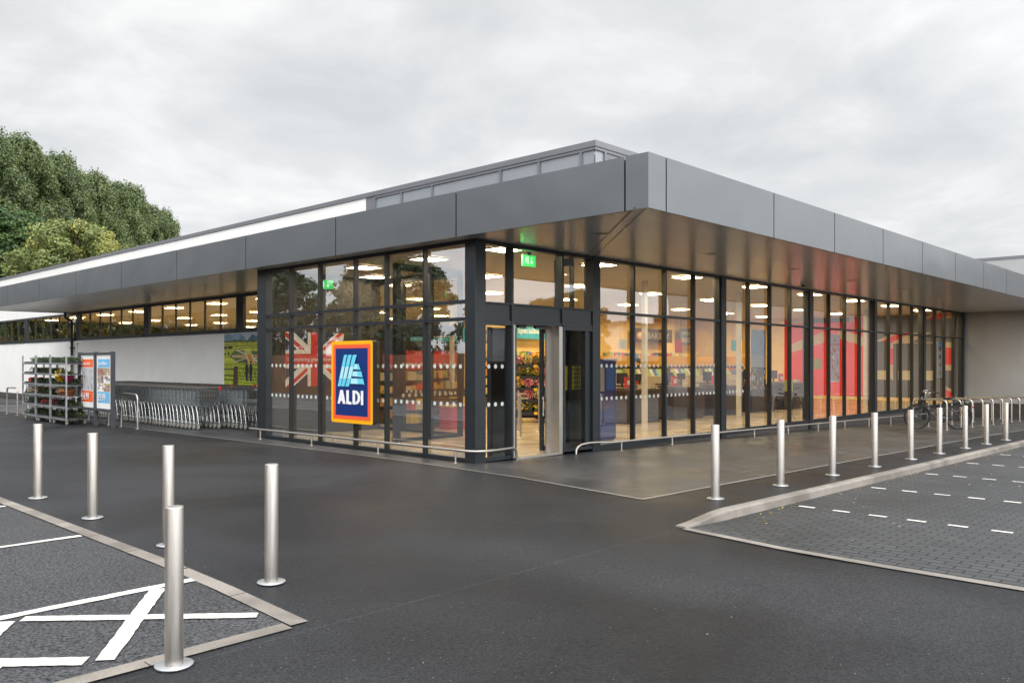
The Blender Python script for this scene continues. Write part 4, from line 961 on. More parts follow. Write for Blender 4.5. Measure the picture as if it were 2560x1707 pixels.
# gate and fence
for py in (1175,1330,1430): q4([(205,py-16),(460,py-14),(460,py+14),(205,py+16)], cBr)
q4([(450,1100),(545,1090),(545,1568),(430,1568)], cBr)
for py in (1145,1245,1325,1400,1475): q4([(545,py-6),(1700,py+6),(1700,py+18),(545,py+6)], cHedge)
for k in range(9): x = 560+k*120; d.line(mp_(x,1160), mp_(x+80,1400), .02, cHedge); d.line(mp_(x+80,1160), mp_(x,1400), .02, cHedge)
# two walkers seen from behind
for px, c in ((765,F('coat_brown',(.03,.015,.015))),(865,F('coat_navy',(.012,.015,.035)))):
    q4([(px-35,1280),(px-40,1100),(px-15,1020),(px+15,1020),(px+40,1100),(px+35,1280)], c); d.circ(*mp_(px,985), .055,.03, c); q4([(px-30,1270),(px+30,1270),(px+20,1440),(px-20,1440)], F('jeans',(.02,.025,.07)))
d.build('artwork', T)
# ------------------------------------------------------------------ ceiling lights
lampm = M('lit_lamp_panel', (1,.82,.58), .5, 0, 0, emit=60.0, ecol=(1,.78,.44))
lampw = M('lit_lamp_panel_lobby', (1,.86,.66), .5, 0, 0, emit=46.0, ecol=(1,.80,.54))
def mk_light(m_, lab, gp):
    t = empty('ceiling_light', (0,0,3.69), 0, lab, 'ceiling light', gp)
    m = MB(); s_ = .30
    for a in ((-s_,s_,-s_,-s_+.03),(-s_,s_,s_-.03,s_),(-s_,-s_+.03,-s_+.0301,s_-.0301),(s_-.03,s_,-s_+.0301,s_-.0301)): m.box(*a,-.03,.005)
    m.build('light_frame', cW, t); q = MB(); q.quad((-s_+.03,-s_+.03,-.02),(s_-.03,-s_+.03,-.02),(s_-.03,s_-.03,-.02),(-s_+.03,s_-.03,-.02)); q.build('diffuser', m_, t); return t
l0 = mk_light(lampw, 'square lit panel in the lobby ceiling', 'lit lobby ceiling panels')
for i, (x, y) in enumerate(((1.25,.55),(1.25,2.6),(1.25,4.7),(2.6,6.1))):
    o = l0 if i == 0 else dup(l0)
    o.location = (x, y, 3.69); o['label'] = 'square lit lobby ceiling panel, '+('nearest the corner column','second from the corner column','third from the corner column','deepest, by the dark back wall')[i]
l1 = mk_light(lampm, 'square lit panel in the sales floor ceiling', 'lit sales floor ceiling panels'); first = True
for xi in range(7):
    for yi in range(11):
        x = 4.3+3.45*xi; y = .75+3.3*yi
        if y > 12 and x > 16: continue
        o = l1 if first else dup(l1); first = False; o.location = (x, y, 3.69); o['label'] = 'lit sales floor ceiling panel, %s row from the shopfront, %s from the lobby' % (ordn(yi+1), ordn(xi+1))

# ------------------------------------------------------------------ inside the lobby
T = empty('flag_poster', (0,0,0), 0, 'British flag poster with white slogan on a red band, on the dark lobby wall', 'poster'); T.location = (.56,6.69,1.10)
m = MB(); m.box(0,1.56,0,.01,0,1.24); m.build('board', cW, T)
d = Decal((0,-.0006,0), UX, UZ, 1.56, 1.24); union_jack(d, 0, 0, 1.56, 1.24, cNv2, cW, cR); d.r(0,.50,1.56,.74,cR); d.build('flag', T)
text('Championing great British quality', .12, (.05,-.006,.58), UX, UZ, cW, T, width=1.46, bold=.001)
def exit_sign(loc, rz, label):
    t = empty('exit_sign', loc, rz, label, 'exit sign', 'lit green exit signs'); m = MB(); m.box(-.17,.17,-.02,.02,-.1,.1); m.box(-.05,.05,-.015,.015,.1001,.16,1)
    gm = M('lit_exit_green', (.03,.5,.1), .4, 0, 0, emit=1.1, ecol=(.05,.75,.14)); wm = M('lit_exit_white', (.9,.9,.9), .4, 0, 0, emit=1.1, ecol=(.75,1,.8)); m.build('sign_box', [gm, black], t)
    for sgn in (1,-1):
        d = Decal((-.17*sgn,-.0205*sgn,-.1), UX*sgn, UZ, .34, .2)
        d.circ(.085,.155,.014,.014,wm); d.line((.085,.14),(.07,.09),.022,wm); d.line((.07,.09),(.095,.06),.012,wm); d.line((.07,.09),(.045,.05),.012,wm); d.line((.085,.13),(.115,.11),.01,wm); d.line((.08,.13),(.05,.12),.01,wm)
        d.r(.12,.04,.145,.17,wm); d.line((.23,.16),(.23,.05),.016,wm); d.p([(.19,.09),(.23,.03),(.27,.09)], wm); d.build('pictogram', t)
exit_sign((1.76,.42,3.50), 0, 'green lit exit sign hanging above the entrance door'); exit_sign((1.35,6.3,3.42), R(-40), 'green lit exit sign at the back of the lobby')
m = MB(); m.box(1.1,1.35,.30,.42,2.36,2.48); tag(m.build('door_sensor', black), 'small black sensor box above the entrance opening', 'sensor')
T = empty('notice', (2.60,.405,1.12), 0, 'yellow notice of small dark lettering behind the dark glass beside the door', 'notice'); m = MB(); m.box(0,1.05,0,.01,0,.46); m.build('sheet', F('notice_yellow',(.42,.36,.04)), T)
rr = random.Random(2); m = MB()
for z in (.38,.30,.22,.12,.04):
    x = .08 if rr.random() < .6 else .35
    while x < .95: w_ = rr.uniform(.03,.1); m.box(x,min(1.0,x+w_),-.003,-.0005,z,z+.025); x += w_+.025
m.build('small_print', cDk, T)
m = MB(); m.box(2.45,3.6,.43,.47,0,2.6); tag(m.build('screen_panel', M('dark_panel', (.02,.022,.02), .6)), 'dark panel standing behind the fixed glass beside the door', 'panel')
def barrier(loc, h_, label):
    t = empty('barrier_post', loc, 0, label, 'barrier post', 'steel barrier posts inside the entrance'); m = MB(); m.cyl(0,0,0,h_,.024,12); m.lathe([(0,0),(.09,0),(.09,.012),(.03,.02),(0,.02)],0,0,16); m.build('post', steel, t)
    m = MB(); m.tube([(0,0,h_-.05),(.25,.0,h_-.05)],.014,8); m.build('arm', steel, t)
barrier((4.93,3.62,0), .95, 'steel barrier post left of the flower stand'); barrier((5.3,3.29,0), 1.15, 'taller steel barrier post in front of the flower stand'); barrier((3.9,2.6,0), .9, 'steel barrier post just inside the inner screen')
# flower stand
T = empty('flower_stand', (7.35,5.7,0), R(-46.6), 'tiered black stand packed with bouquets, seen through the open entrance', 'flower stand')
m = MB()
for i in range(5): m.box(-.75,.75,-.28+.10*i,.0+.10*i,.20+.32*i,.32+.32*i)
m.box(-.75,.75,.24,.3,.1,1.7); 
for x in (-.72,.72): m.box(x-.02,x+.02,-.28,.28,.06,.2); m.cyl(x,-.2,0,.06,.04,8); m.cyl(x,.2,0,.06,.04,8)
m.build('stand', black, T)
m = MB(); 
for i in range(5):
    for x in ((-.15,) if i%2 else (-.45,.35)): m.box(x-.05,x+.05,-.286+.10*i,-.2805+.10*i,.225+.32*i,.30+.32*i)
m.build('price_card', cY, T)
bt_c = [[1,3,3,6],[2,2,1,4],[3,5,3,6],[7,7,4,1],[4,4,6,2],[3,6,3,3],[1,2,1,7]]
for i in range(5):
    for j in range(6):
        t = empty('bouquet', (0,0,0), 0, 'bouquet on the %s tier of the flower stand, %s from the left' % (['lowest','second lowest','middle','second highest','top'][i], nth[j]), 'bouquet', 'bouquets on the %s tier' % ['lowest','second lowest','middle','second highest','top'][i])
        lx = -.66+.264*j+random.uniform(-.03,.03); ly = -.16+.10*i
        wp = T.matrix_basis @ Vector((lx,ly,.30+.32*i)); t.location = wp
        m = MB(); mi = bt_c[(i*3+j*2)%7]; tuft(m,(0,-.04,.14),.17,.15,.13,330,.030,[0]+mi); m.build('flowers', FM, t)
        m = MB(); m.lathe([(.03,-.02),(.12,.14),(.125,.16)],n=9,sm=False); m.build('wrapping', random.choice([M('wrap_green',(.20,.28,.05),.4), M('wrap_cream',(.6,.5,.3),.4), M('wrap_pink',(.5,.2,.2),.4)]), t)
# blue collection locker
T = empty('blue_locker', (4.55,1.02,0), 0, 'tall navy blue machine with a beige notice, standing just inside the first shopfront pane', 'machine')
nb = M('locker_blue', (.01,.022,.13), .35, 0, .1); m = MB(); m.box(-1.12,.42,-.22,.25,.04,1.68); m.box(-1.14,.44,-.24,.27,1.6805,1.72); m.box(-1.1,.4,-.2,.23,0,.0395); m.build('body', nb, T, .01)
d = Decal((-1.12,-.2205,.04), UX, UZ, 1.54, 1.64); d.r(.55,1.0,1.12,1.50,F('notice_beige',(.34,.30,.22))); d.r(1.2,1.02,1.48,1.52,F('blue_mid',(.02,.09,.28))); d.r(.1,.62,1.45,.95,F('plum',(.07,.03,.10))); d.r(.3,.1,1.2,.55,cNB)
for k in range(5): d.r(.62,1.1+.03*k,1.0,1.11+.03*k,cDk)
d.build('front_panel', T)
# ------------------------------------------------------------------ checkouts and shelving
woodc = M('checkout_wood', (.034,.016,.005), .45, 0, .25, 2, stretch=(1,1,8)); topc = M('checkout_top', (.09,.06,.035), .3)
def checkout(x, label, i):
    t = empty('checkout', (x,3.1,0), 0, label, 'checkout', 'checkouts behind the shopfront')
    m = MB(); m.box(-.85,.85,0,3.3,.12,.88); m.box(-.80,.80,.03,3.27,0,.1195); m.build('counter', woodc, t)
    m = MB(); m.box(-.88,.88,-.03,3.33,.8805,.93); m.box(-.86,-.2,.1,2.2,.9305,.96); m.build('top', topc, t)
    m = MB(); m.box(.1,.5,.9,1.0,1.05,1.35); m.cyl(.3,.95,.93,1.06,.03,8); m.box(-.5,-.15,1.5,1.6,1.1,1.3); m.cyl(-.32,1.55,.93,1.1,.02,8); m.build('till_screen', black, t)
    m = MB(); m.box(-.14,.14,.5,.56,.94,1.24); m.build('lane_sign', cR, t); m = MB(); m.box(-.08,.08,.493,.4995,1.03,1.15); m.build('lane_number', cW, t)
    m = MB(); m.box(-.75,.1,2.3,2.7,.93,1.20); m.box(.55,.85,.2,.6,.9305,1.02); m.build('boxes', M('carton', (.55,.46,.33), .6), t)
    m = MB(); rr = random.Random(i)
    for k in range(9):
        x0_ = -.85+.19*k
        m.add([(x0_,2.9,1.12),(x0_+.16,2.9,1.12),(x0_+.20,3.1,1.42),(x0_+.04,3.1,1.42)], [(0,1,2,3)], k % 4)
    m.box(-.86,.86,2.88,3.12,1.06,1.115,4)
    for x0_ in (-.5,.3): m.box(x0_,x0_+.14,2.87,2.8795,1.04,1.13,5)
    for x0_ in (-.8,.8): m.box(x0_-.02,x0_+.02,3.0,3.04,.93,1.06,4)
    m.build('card_rack', [F('card_green',(.35,.5,.12)), F('card_white',(.7,.72,.7)), F('card_blue',(.08,.22,.5)), F('card_mint',(.3,.55,.45)), black, cY], t)
    m = MB()
    for k in range(7): m.box(-.8+.23*k,-.8+.23*k+rr.uniform(.08,.18),2.95,3.15,.935,.935+rr.uniform(.04,.11),k%4)
    m.build('sweets', [cO, cCr, F('choc',(.10,.04,.02)), cR], t)
    return t
for i, x in enumerate((9.4,11.75,14.1,16.45,18.8)): checkout(x, 'brown wooden checkout, %s from the left behind the shopfront' % nth[i], i)
gcol = [F('g%d'%i, c) for i, c in enumerate([(.35,.45,.08),(.10,.25,.5),(.75,.66,.45),(.75,.10,.06),(.85,.6,.08),(.5,.55,.30),(.75,.35,.08),(.12,.07,.04),(.8,.45,.15)])]
def shelving(x0, x1, y, zt, header, label, seed, fy=-1, htext=None, hm=None):
    t = empty('shelving', (x0,y,0), 0, label, 'shelving'); w_ = x1-x0; rr = random.Random(seed)
    m = MB(); m.box(0,w_,.0,.06,.1,zt); m.box(0,w_,-.45,-.0005,.0,.14)
    n = int((zt-.3)/.34)
    for i in range(n): m.box(0,w_,-.42,-.0006,.45+.34*i,.475+.34*i)
    m.build('frame', M('shelf_dark', (.06,.045,.03), .5), t)
    m = MB()
    for i in range(n+1):
        x = .03; z = .141 if i == 0 else .4755+.34*(i-1)
        while x < w_-.12:
            bw = rr.uniform(.08,.3); bh = rr.uniform(.14,.27); m.box(x,min(w_-.02,x+bw),-.40+rr.uniform(0,.06),-.05,z+.0005,z+bh,rr.randrange(len(gcol))); x += bw+rr.uniform(.005,.03)
    g_ = m.build('goods', gcol, t); g_['kind'] = 'stuff'
    if header: m = MB(); m.box(0,w_,-.46,-.43,zt-.05,zt+header); m.build('header', hm or cY, t)
    if htext: text(htext, .14, (.1,-.4605,zt+.02), UX, UZ, cW, t)
    return t
shelving(10.4,16.2,8.6,1.55,.34,'shelf run with a wide yellow header behind the checkouts',1, hm=F('shelf_orange',(.62,.33,.02)))
shelving(16.6,25.5,8.6,1.55,.34,'second shelf run with a yellow header, further right',2, hm=F('shelf_orange',(.62,.33,.02)))
shelving(4.2,5.9,8.3,1.5,.36,'shelf unit with a red header, seen through the lobby',3,hm=cR,htext='Super 6')
shelving(6.2,8.8,10.2,1.6,.40,'longer shelf unit with a red header further back',4,hm=cR,htext='Specialbuys')
shelving(3.6,6.0,6.4,.95,0,'low shelf of bread and fruit behind the inner screen',6)
m = MB(); m.box(0,.9,0,.4,0,.55); T = empty('promotion_bin', (4.2,5.2,0), 0, 'red promotion bin on the sales floor behind the inner screen', 'bin'); m.build('bin', cR, T); m = MB(); m.box(-.02,.92,-.02,.42,.5505,.60); m.build('rim', cY, T)
def hang_sign(x0, y, z0, w_, h_, bg, label, items, name='hanging_sign'):
    t = empty(name, (x0,y,z0), 0, label, 'sign', 'signs hanging over the sales floor'); m = MB(); m.box(0,w_,0,.03,0,h_); m.build('board', bg, t)
    for s_, size, ox, oz, m_, wd in items: text(s_, size, (ox,-.003,oz), UX, UZ, m_, t, width=wd, bold=.003)
    m = MB()
    for x in (.1,w_-.1): m.tube([(x,.015,h_),(x,.015,3.7-z0)],.004,4)
    m.build('hanger', black, t); return t
hang_sign(8.5,11.9,2.38,2.6,.50,cT,'teal hanging sign with white lettering seen through the lobby glass',[('Specialbuys',.36,.3,.15,cW,1.9)])
hang_sign(13.6,11.9,2.56,1.9,.52,cT,'teal hanging sign with white lettering seen through the open entrance',[('Specialbuys',.3,.2,.22,cW,1.5)])
hang_sign(21.6,11.9,2.58,3.1,.62,cBr,'dark brown bakery sign with cream lettering and a loaf',[('BAKERY',.4,.95,.17,cCr,1.85)])
d = Decal((21.6+.12,11.895,2.58+.1), UX, UZ, .7, .45); d.circ(.35,.2,.33,.18,F('loaf',(.55,.25,.10))); d.circ(.35,.24,.2,.1,cCr); T = d.build('loaf_emblem', None); tag(T, 'painted loaf on the left of the bakery sign', 'emblem')
hang_sign(25.4,11.9,2.5,1.1,.80,F('sign_blue_grey',(.12,.15,.25)),'blue grey hanging sign about bread',[('BRITISH',.2,.2,.5,cCr,.7),('BREAD',.3,.15,.14,cCr,.8)])
hang_sign(11.0,11.9,2.35,1.2,.5,cBr,'dark sign with a cake and the letter H seen between the frames',[('HOVE',.3,.5,.12,cCr,.6)])
hang_sign(13.9,9.9,2.05,.7,.28,cBr,'small dark sign below the teal one in the entrance view',[('SAVE',.18,.1,.06,cO,.5)])
for i, (x, y, z, w_, h_, bg, l) in enumerate(((10.6,6.5,2.05,.32,.42,cK,'small black aisle sign on a thin rod near the bakery'),(13.6,7.0,2.1,.5,.35,cW,'small white aisle sign over the checkouts'),(17.2,7.0,2.0,.45,.5,cR,'red aisle sign over the checkouts'),(19.6,6.0,2.1,.55,.4,cT,'teal aisle sign over the right checkouts'),(9.2,9.6,1.95,.45,.55,cK,'black aisle sign left of the bakery sign'),(22.3,7.0,2.0,.6,.5,cY,'yellow aisle sign farthest right'))):
    hang_sign(x,y,z,w_,h_,bg,l,[],'aisle_sign')
shelving(12.2,27.2,12.25,2.05,.0,'long chiller wall of stock under the bakery sign',11)
# window posters hung inside the right shopfront
def wposter(x0, x1, z0, z1, label, fn):
    t = empty('window_poster', (x0,.24,z0), 0, label, 'poster', 'posters hung inside the shopfront'); m = MB(); m.box(0,x1-x0,0,.006,0,z1-z0); m.build('sheet', cW, t)
    d = Decal((0,-.0006,0), UX, UZ, x1-x0, z1-z0); fn(d, x1-x0, z1-z0); d.build('artwork', t); return t
def f1(d, w_, h_):
    d.r(0,0,w_,h_,F('poster_cream',(.45,.42,.38))); d.r(0,h_*.58,w_,h_,F('poster_blue_grey',(.28,.38,.46))); d.r(0,0,w_,h_*.38,cBr); rr = random.Random(4)
    for i in range(60): d.circ(rr.uniform(.03,w_-.03), rr.uniform(.03,h_*.36), rr.uniform(.012,.035), rr.uniform(.02,.06), rr.choice([cW,cO,cG2,cG3,cY,cBr,cCr]), 7)
def f2(d, w_, h_):
    d.r(0,0,w_,h_,F('poster_pink',(.62,.40,.38))); d.r(0,h_*.77,w_,h_*.80,cR); d.p([(w_*.42,h_*.84),(w_*.62,h_*.84),(w_*.52,h_*.96)],cR); rr = random.Random(8)
    for i in range(16): d.circ(rr.uniform(.1,w_-.1), rr.uniform(.08,h_*.72), rr.uniform(.03,.1), rr.uniform(.03,.09), rr.choice([cR,cW,cPk,cSkin,cOr2]), 9)
    d.r(0,0,w_,.04,cW)
def f3(d, w_, h_):
    d.r(0,0,w_,h_,F('poster_pale_blue',(.5,.55,.58))); d.r(0,h_*.8,w_,h_,cLB)
    for k, c in enumerate((cSkin,cOr2,cDk,cBr)): d.circ(w_*.5,h_*(.14+.22*k),w_*.3,h_*.07,c,9)
wposter(9.95,10.75,.94,2.48,'tall poster with a blue grey top and a photograph of flowers',f1); wposter(14.85,15.6,1.06,2.49,'tall red and pink poster of strawberries and fruit',f2); wposter(25.1,25.75,1.04,2.46,'narrow pale blue poster of bread',f3)
m = MB(); m.box(0,.5,0,.01,0,.3); 
for i, (x, z, l) in enumerate(((12.0,.86,'small yellow notice behind the shopfront glass'),(13.9,1.45,'yellow notice beside the red poster'))): tag(dup(tag(m.build('notice', F('notice_yellow2',(.6,.5,.08))), None, None), (x,.3,z)) if False else (lambda o: (setattr(o,'location',(x,.3,z)), o)[1])(m.build('notice', F('notice_yellow2',(.6,.5,.08)))), l, 'notice')
# great flag painted on the end wall of the shop
T = empty('wall_graphic', (27.59,7.6,0.15), 0, 'huge red, cream and grey flag graphic covering the end wall inside the shop', 'wall graphic')
m = MB(); m.box(0,.008,-7.2,0,0,3.5); m.build('board', cCr, T); d = Decal((-.0006,0,0), UY, UZ, 7.2, 3.5, .0008)
union_jack(d,0,0,7.2,3.5,F('flag_grey',(.10,.10,.12)),F('flag_cream',(.55,.46,.34)),F('flag_red',(.78,.02,.01)))
for (a,b,c,e_) in ((.3,.5,1.2,1.1),(1.6,.3,2.3,.8),(4.0,.6,4.7,1.1)): d.r(a,b,c,e_,cCr)
d.r(0,0,3.9,3.3,F('flag_red',(.78,.02,.01))); d.p([(.2,1.9),(1.9,2.4),(1.9,2.9),(.2,2.3)],F('flag_cream',(.5,.4,.3))); d.p([(2.4,2.6),(3.7,2.2),(3.7,2.6),(2.6,3.0)],F('flag_cream',(.5,.4,.3))); d.r(3.95,0,4.7,2.4,cDk); d.r(4.9,0,6.9,2.3,cDk); d.r(3.95,2.75,7.2,3.3,F('flag_grey',(.10,.10,.12)))
for a in (4.1,5.1,6.0): d.r(a,.75,a+.5,1.15,cCr)
d.build('artwork', T)
def pillar(x, y):
    m = MB(); m.box(x-.055,x+.055,y-.055,y+.055,.002,3.69); return m.build('pillar', M('pillar_white',(.6,.57,.5),.6), B)
for x, y in ((8.1,2.2),(13,2.2),(18,2.2),(23,2.2),(8.1,9.4),(13,9.4)): pillar(x,y)
T = empty('security_camera', (10.94,-.68,SZ), 0, 'small dark domed security camera under the canopy soffit', 'security camera'); m = MB(); m.lathe([(0,0),(.07,0),(.07,-.05),(.06,-.06)],n=16); m.build('housing', galv, T); m = MB(); m.lathe([(.055,-.06),(.05,-.09),(.03,-.11),(0,-.118)],n=16); m.build('dome', black, T)
T = empty('security_camera', (3.9,.7,3.66), 0, 'black security camera hanging inside the first shopfront pane', 'security camera'); m = MB(); m.box(-.03,.03,-.03,.03,-.12,.03); m.tube([(-.1,0,-.14),(.1,0,-.12)],.04,10); m.build('housing', black, T)

# ------------------------------------------------------------------ trees
def crown_mesh(name, H, Rr, shape, nclump, per, leaf, mats, seed, base=.12, crad=(.14,.27)):
    g_ = np.random.default_rng(seed); V = []; MI = []
    cl = []
    for i in range(nclump):
        t = g_.uniform(0,1)**.85; z = base*H+(1-base)*H*t
        prof = {'poplar': (math.sin(PI*min(1,(t*.86+.12)))**.6), 'round': math.sin(PI*(t*.9+.08))**.5, 'cone': (1-t)**.7+.08}[shape]
        a = g_.uniform(0,2*PI); rr = Rr*prof*g_.uniform(.2,1.0)**.6*g_.uniform(.7,1.2)
        cl.append((rr*math.cos(a), rr*math.sin(a), z+g_.normal()*H*.01))
    for c in cl:
        rc = Rr*g_.uniform(*crad); D = g_.normal(size=(per,3)); D /= np.linalg.norm(D,axis=1)[:,None]
        sc = np.array([1,1,1.45 if shape == 'poplar' else .8]); rad = g_.uniform(.45,1.05,size=(per,1))*(1+.25*np.sin(D[:,:1]*5+c[0])*np.cos(D[:,1:2]*6+c[1]))
        P = np.array(c)+D*sc*rad*rc
        Nn = D+g_.normal(size=(per,3))*.38+np.array([0,0,.15]); Nn /= np.linalg.norm(Nn,axis=1)[:,None]
        A = np.cross(Nn, g_.normal(size=(per,3))); A /= np.linalg.norm(A,axis=1)[:,None]+1e-9; Bv = np.cross(Nn, A); S_ = leaf*g_.uniform(.6,1.4,size=(per,1))
        V.append(np.stack([P-A*S_,P-Bv*S_*.55,P+A*S_,P+Bv*S_*.55],1).reshape(-1,3)); k = g_.choice(len(mats), p=None); w_ = np.where(g_.random(per) < .7, k, g_.integers(0,len(mats),per)); MI.append(w_)
    V = np.concatenate(V); MI = np.concatenate(MI); nf = len(V)//4
    me = bpy.data.meshes.new(name); me.vertices.add(len(V)); me.vertices.foreach_set('co', V.ravel()); me.loops.add(nf*4); me.loops.foreach_set('vertex_index', np.arange(nf*4)); me.polygons.add(nf)
    me.polygons.foreach_set('loop_start', np.arange(nf)*4); me.polygons.foreach_set('loop_total', np.full(nf,4))
    for m in mats: me.materials.append(m)
    me.polygons.foreach_set('material_index', MI.astype(np.int32)); me.update(calc_edges=True); me.validate()
    return me, cl
def leafmat(name, c):
    m = bpy.data.materials.new(name); m.use_nodes = True; t = m.node_tree; p = t.nodes['Principled BSDF']; p.inputs['Base Color'].default_value = (*c,1); p.inputs['Roughness'].default_value = .6
    tl = t.nodes.new('ShaderNodeBsdfTranslucent'); tl.inputs[0].default_value = (c[0]*1.3,c[1]*1.4,c[2],1); mx = t.nodes.new('ShaderNodeMixShader'); mx.inputs[0].default_value = .22
    o = t.nodes['Material Output']; t.links.new(p.outputs[0], mx.inputs[1]); t.links.new(tl.outputs[0], mx.inputs[2]); t.links.new(mx.outputs[0], o.inputs[0]); MATS[name] = m; return m
pm = [leafmat('poplar_leaf_a', (.105,.142,.052)), leafmat('poplar_leaf_b', (.135,.175,.064)), leafmat('poplar_leaf_c', (.17,.21,.085)), leafmat('poplar_leaf_d', (.075,.105,.042))]
cm = [leafmat('conifer_leaf_a', (.028,.060,.018)), leafmat('conifer_leaf_b', (.050,.10,.024)), leafmat('conifer_leaf_c', (.075,.13,.03))]
bm_ = [leafmat('birch_leaf_a', (.16,.20,.065)), leafmat('birch_leaf_b', (.21,.25,.08)), leafmat('birch_leaf_c', (.31,.30,.085)), leafmat('birch_leaf_d', (.11,.14,.045))]
barkm = M('bark', (.16,.14,.11), .8, 0, .3, 3)
KIND = {}
def tree_kind(k, H, Rr, shape, ncl, per, leaf, mats, seed, base):
    me, cl = crown_mesh(k+'_crown', H, Rr, shape, ncl, per, leaf, mats, seed, base, (.13,.24) if shape == 'poplar' else (.10,.2)); g_ = random.Random(seed); m = MB()
    m.tube([(0,0,-.3),(.05*Rr*.1,0,H*.3),(.1,.05,H*.6),(0,0,H*.93)], [H*.02,H*.014,H*.008,H*.002], 8)
    for i in range(18):
        c = cl[g_.randrange(len(cl))]; z = max(.1*H, c[2]-.12*H-math.hypot(c[0],c[1])*.6); m.tube([(0,0,z),(c[0]*.5,c[1]*.5,(z+c[2])/2+.02*H),c], [H*.006,H*.004,H*.0015], 5)
    KIND[k] = (me, m, mats)
tree_kind('poplar', 18, 3.7, 'poplar', 165, 480, .10, pm, 1, .10); tree_kind('poplar2', 18, 3.2, 'poplar', 135, 480, .10, pm, 2, .10)
tree_kind('conifer', 12, 3.6, 'cone', 260, 260, .10, cm, 3, .02); tree_kind('birch', 10, 3.8, 'round', 260, 240, .085, bm_, 4, .15)
tree_kind('broad', 12, 5.0, 'round', 190, 150, .22, [leafmat('shade_leaf_a',(.018,.030,.010)),leafmat('shade_leaf_b',(.028,.042,.014)),leafmat('shade_leaf_c',(.040,.055,.02))], 5, .08)  # leaf colours darkened for the shade these trees stand in
bark_me = {}
def tree(kind, x, y, s, label, cat, name, group=None, z=0, sx=1.0):
    t = empty(name, (x,y,z), random.uniform(0,6), label, cat, group); me, m, mats = KIND[kind]
    c = bpy.data.objects.new('crown', me); COL.objects.link(c); c.parent = t
    if kind not in bark_me: o = m.build('trunk', barkm, t); bark_me[kind] = o.data
    else: o = bpy.data.objects.new('trunk', bark_me[kind]); COL.objects.link(o); o.parent = t
    t.scale = (s*sx, s*sx, s); return t
FWD = Vector((math.cos(R(43.356)), math.sin(R(43.356)))); RGT = Vector((math.sin(R(43.356)), -math.cos(R(43.356)))); CP = Vector((-9.396,-9.697))
def place(px, depth): p = CP+FWD*depth+RGT*((px-1280)/2061*depth); return p.x, p.y
# row of tall poplars receding behind the shop, placed by distance
rowp = [(-52,58,18.1),(10,60.5,16.7),(52,63,18.3),(98,66,17.0),(146,69,18.5),(192,72,17.2),(232,75,18.3),(284,80,18.6),(322,86,19.5),(366,91,18.6),(402,97,19.0),(170,84,19.4),(262,92,19.8)]
for i, (px, dep, hgt) in enumerate(rowp):
    x, y = place(px, dep); tree('poplar' if i % 2 == 0 else 'poplar2', x, y, hgt/18, 'tall grey green poplar behind the shop roof, %s from the left' % ordn(i+1), 'tree', 'poplar_tree', 'poplars behind the shop', sx=.92)
for px, dep, hgt, l in ((-30,48,10.6,'dark green conifer at the left edge above the white parapet'),(62,50,10.4,'second dark green conifer beside the left edge'),(330,64,8.0,'dark conifer showing between the yellow tree and the poplars'),(250,60,8.6,'dark conifer mostly hidden behind the yellow green tree')):
    x, y = place(px, dep); tree('conifer', x, y, hgt/12, l, 'tree', 'conifer_tree', 'conifers behind the shop', sx=1.25)
for px, dep, hgt, l in ((192,44,8.9,'yellow green birch rising above the parapet, the larger of two'),(312,48,8.1,'smaller yellow green birch to the right of the larger one')):
    x, y = place(px, dep); tree('birch', x, y, hgt/10, l, 'tree', 'birch_tree', 'birches behind the shop', sx=1.05)
for px, dep, hgt, l in ((425,90,14.3,'low bushy tree top just right of the poplars'),(455,92,13.6,'small tree top peeping over the parapet'),(487,94,13.9,'thin tree tip farthest right over the parapet')):
    x, y = place(px, dep); tree('poplar2', x, y, hgt/18, l, 'tree', 'small_tree', 'tree tops over the parapet', sx=.45)
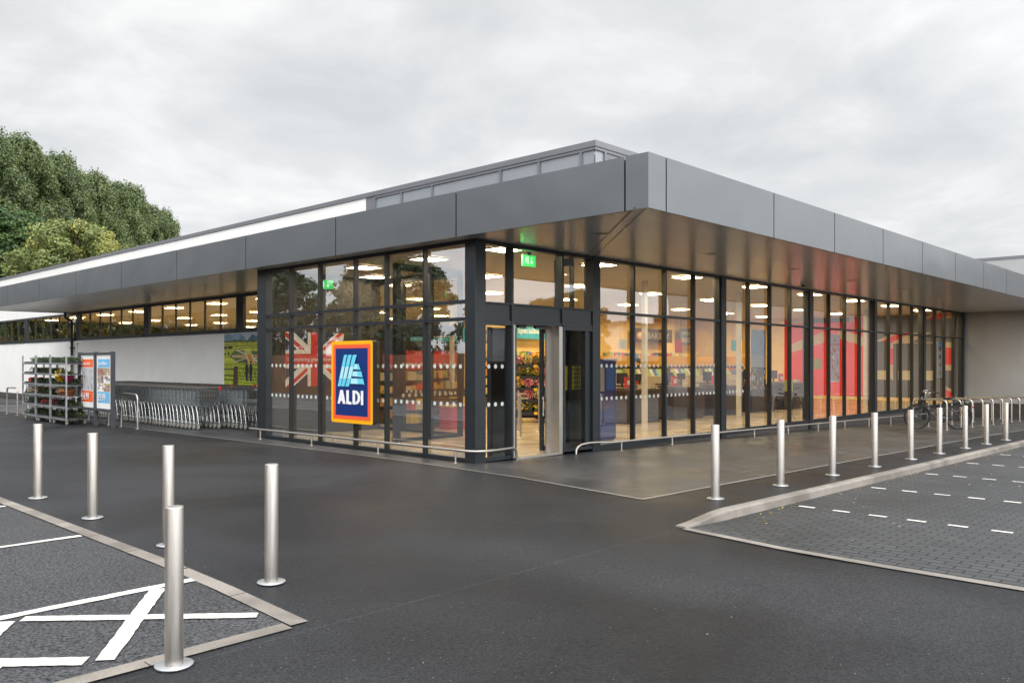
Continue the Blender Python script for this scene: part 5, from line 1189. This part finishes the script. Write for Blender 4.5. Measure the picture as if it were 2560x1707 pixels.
# ------------------------------------------------------------------ across the car park (behind the photographer, mirrored in the glass)
T = empty('timber_fence', (-13.6,0,0), 0, 'brown vertical board fence along the side of the car park, mirrored in the lobby glass', 'fence')
m = MB(); y = -6
while y < 200: m.box(-.02,.02,y,y+.14,.05,2.0); y += .155
m.build('boards', timber, T); m = MB()
for y in range(-6,200,3): m.box(-.13,-.03,y,y+.1,0,2.0)
for z in (.4,1.6): m.box(-.06,-.021,-6,200,z,z+.08)
m.build('posts_and_rails', timber, T)
for i, (x, y, s) in enumerate(((-31,2,.72),(-33,11,.8),(-30,20,.74),(-32,29,.82),(-30,38,.78),(-33,47,.85),(-31,57,.8),(-30,68,.8),(-30,80,.85),(-31,94,.9),(-30,110,.9),(-32,128,1.0),(-31,148,1.0),(-32,170,1.1),(-33,195,1.2),(-33,225,1.3),(-34,260,1.4))):
    tree('broad', x, y, s, 'broad dark tree beyond the timber fence, %s of the mirrored row' % ordn(i+1), 'tree', 'broad_tree', 'trees beyond the fence')
for i, (x, y, s) in enumerate(((62,-52,.8),(74,-58,.95),(86,-66,.8),(-25,-30,1.0),(-40,-22,1.1),(120,-88,.9),(138,-85,1.0))):
    tree('broad', x, y, s, 'broad tree across the car park, %s of those mirrored in the shopfront' % ordn(i+1), 'tree', 'broad_tree', 'trees across the car park', z=-1)
T = empty('timber_fence', (0,-24,-.6), 0, 'long dark timber fence along the road edge, mirrored low in the shopfront', 'fence')
m = MB(); x = -4
while x < 150: m.box(x,x+.3,-.02,.02,-.2,2.35); x += .32
m.build('boards', M('dark_timber', (.045,.028,.016), .75, 0, .4, 3), T)
m = MB(); m.box(-4,150,-.07,-.021,.5,.6); m.box(-4,150,-.07,-.021,1.7,1.8); m.build('rails', timber, T)
T = empty('retail_shed', (0,0,-1), 0, 'long pale grey shed across the road, mirrored in the shopfront', 'building')
m = MB(); m.box(96,230,-96,-66,0,8.6); m.build('wall', M('pale_cladding', (.74,.76,.79), .5, 0, .05, .3), T); m = MB(); m.box(95.5,230.5,-96.5,-65.5,8.601,9.0); m.build('roof_edge', coping, T)
m = MB()
for x in (108,126,144,162): m.box(x,x+7,-65.98,-65.6,0,4.2)
m.build('loading_door', cGr, T)
# second-row details: gently lit soffit sensor on the lobby corner
bpy.context.view_layer.update()
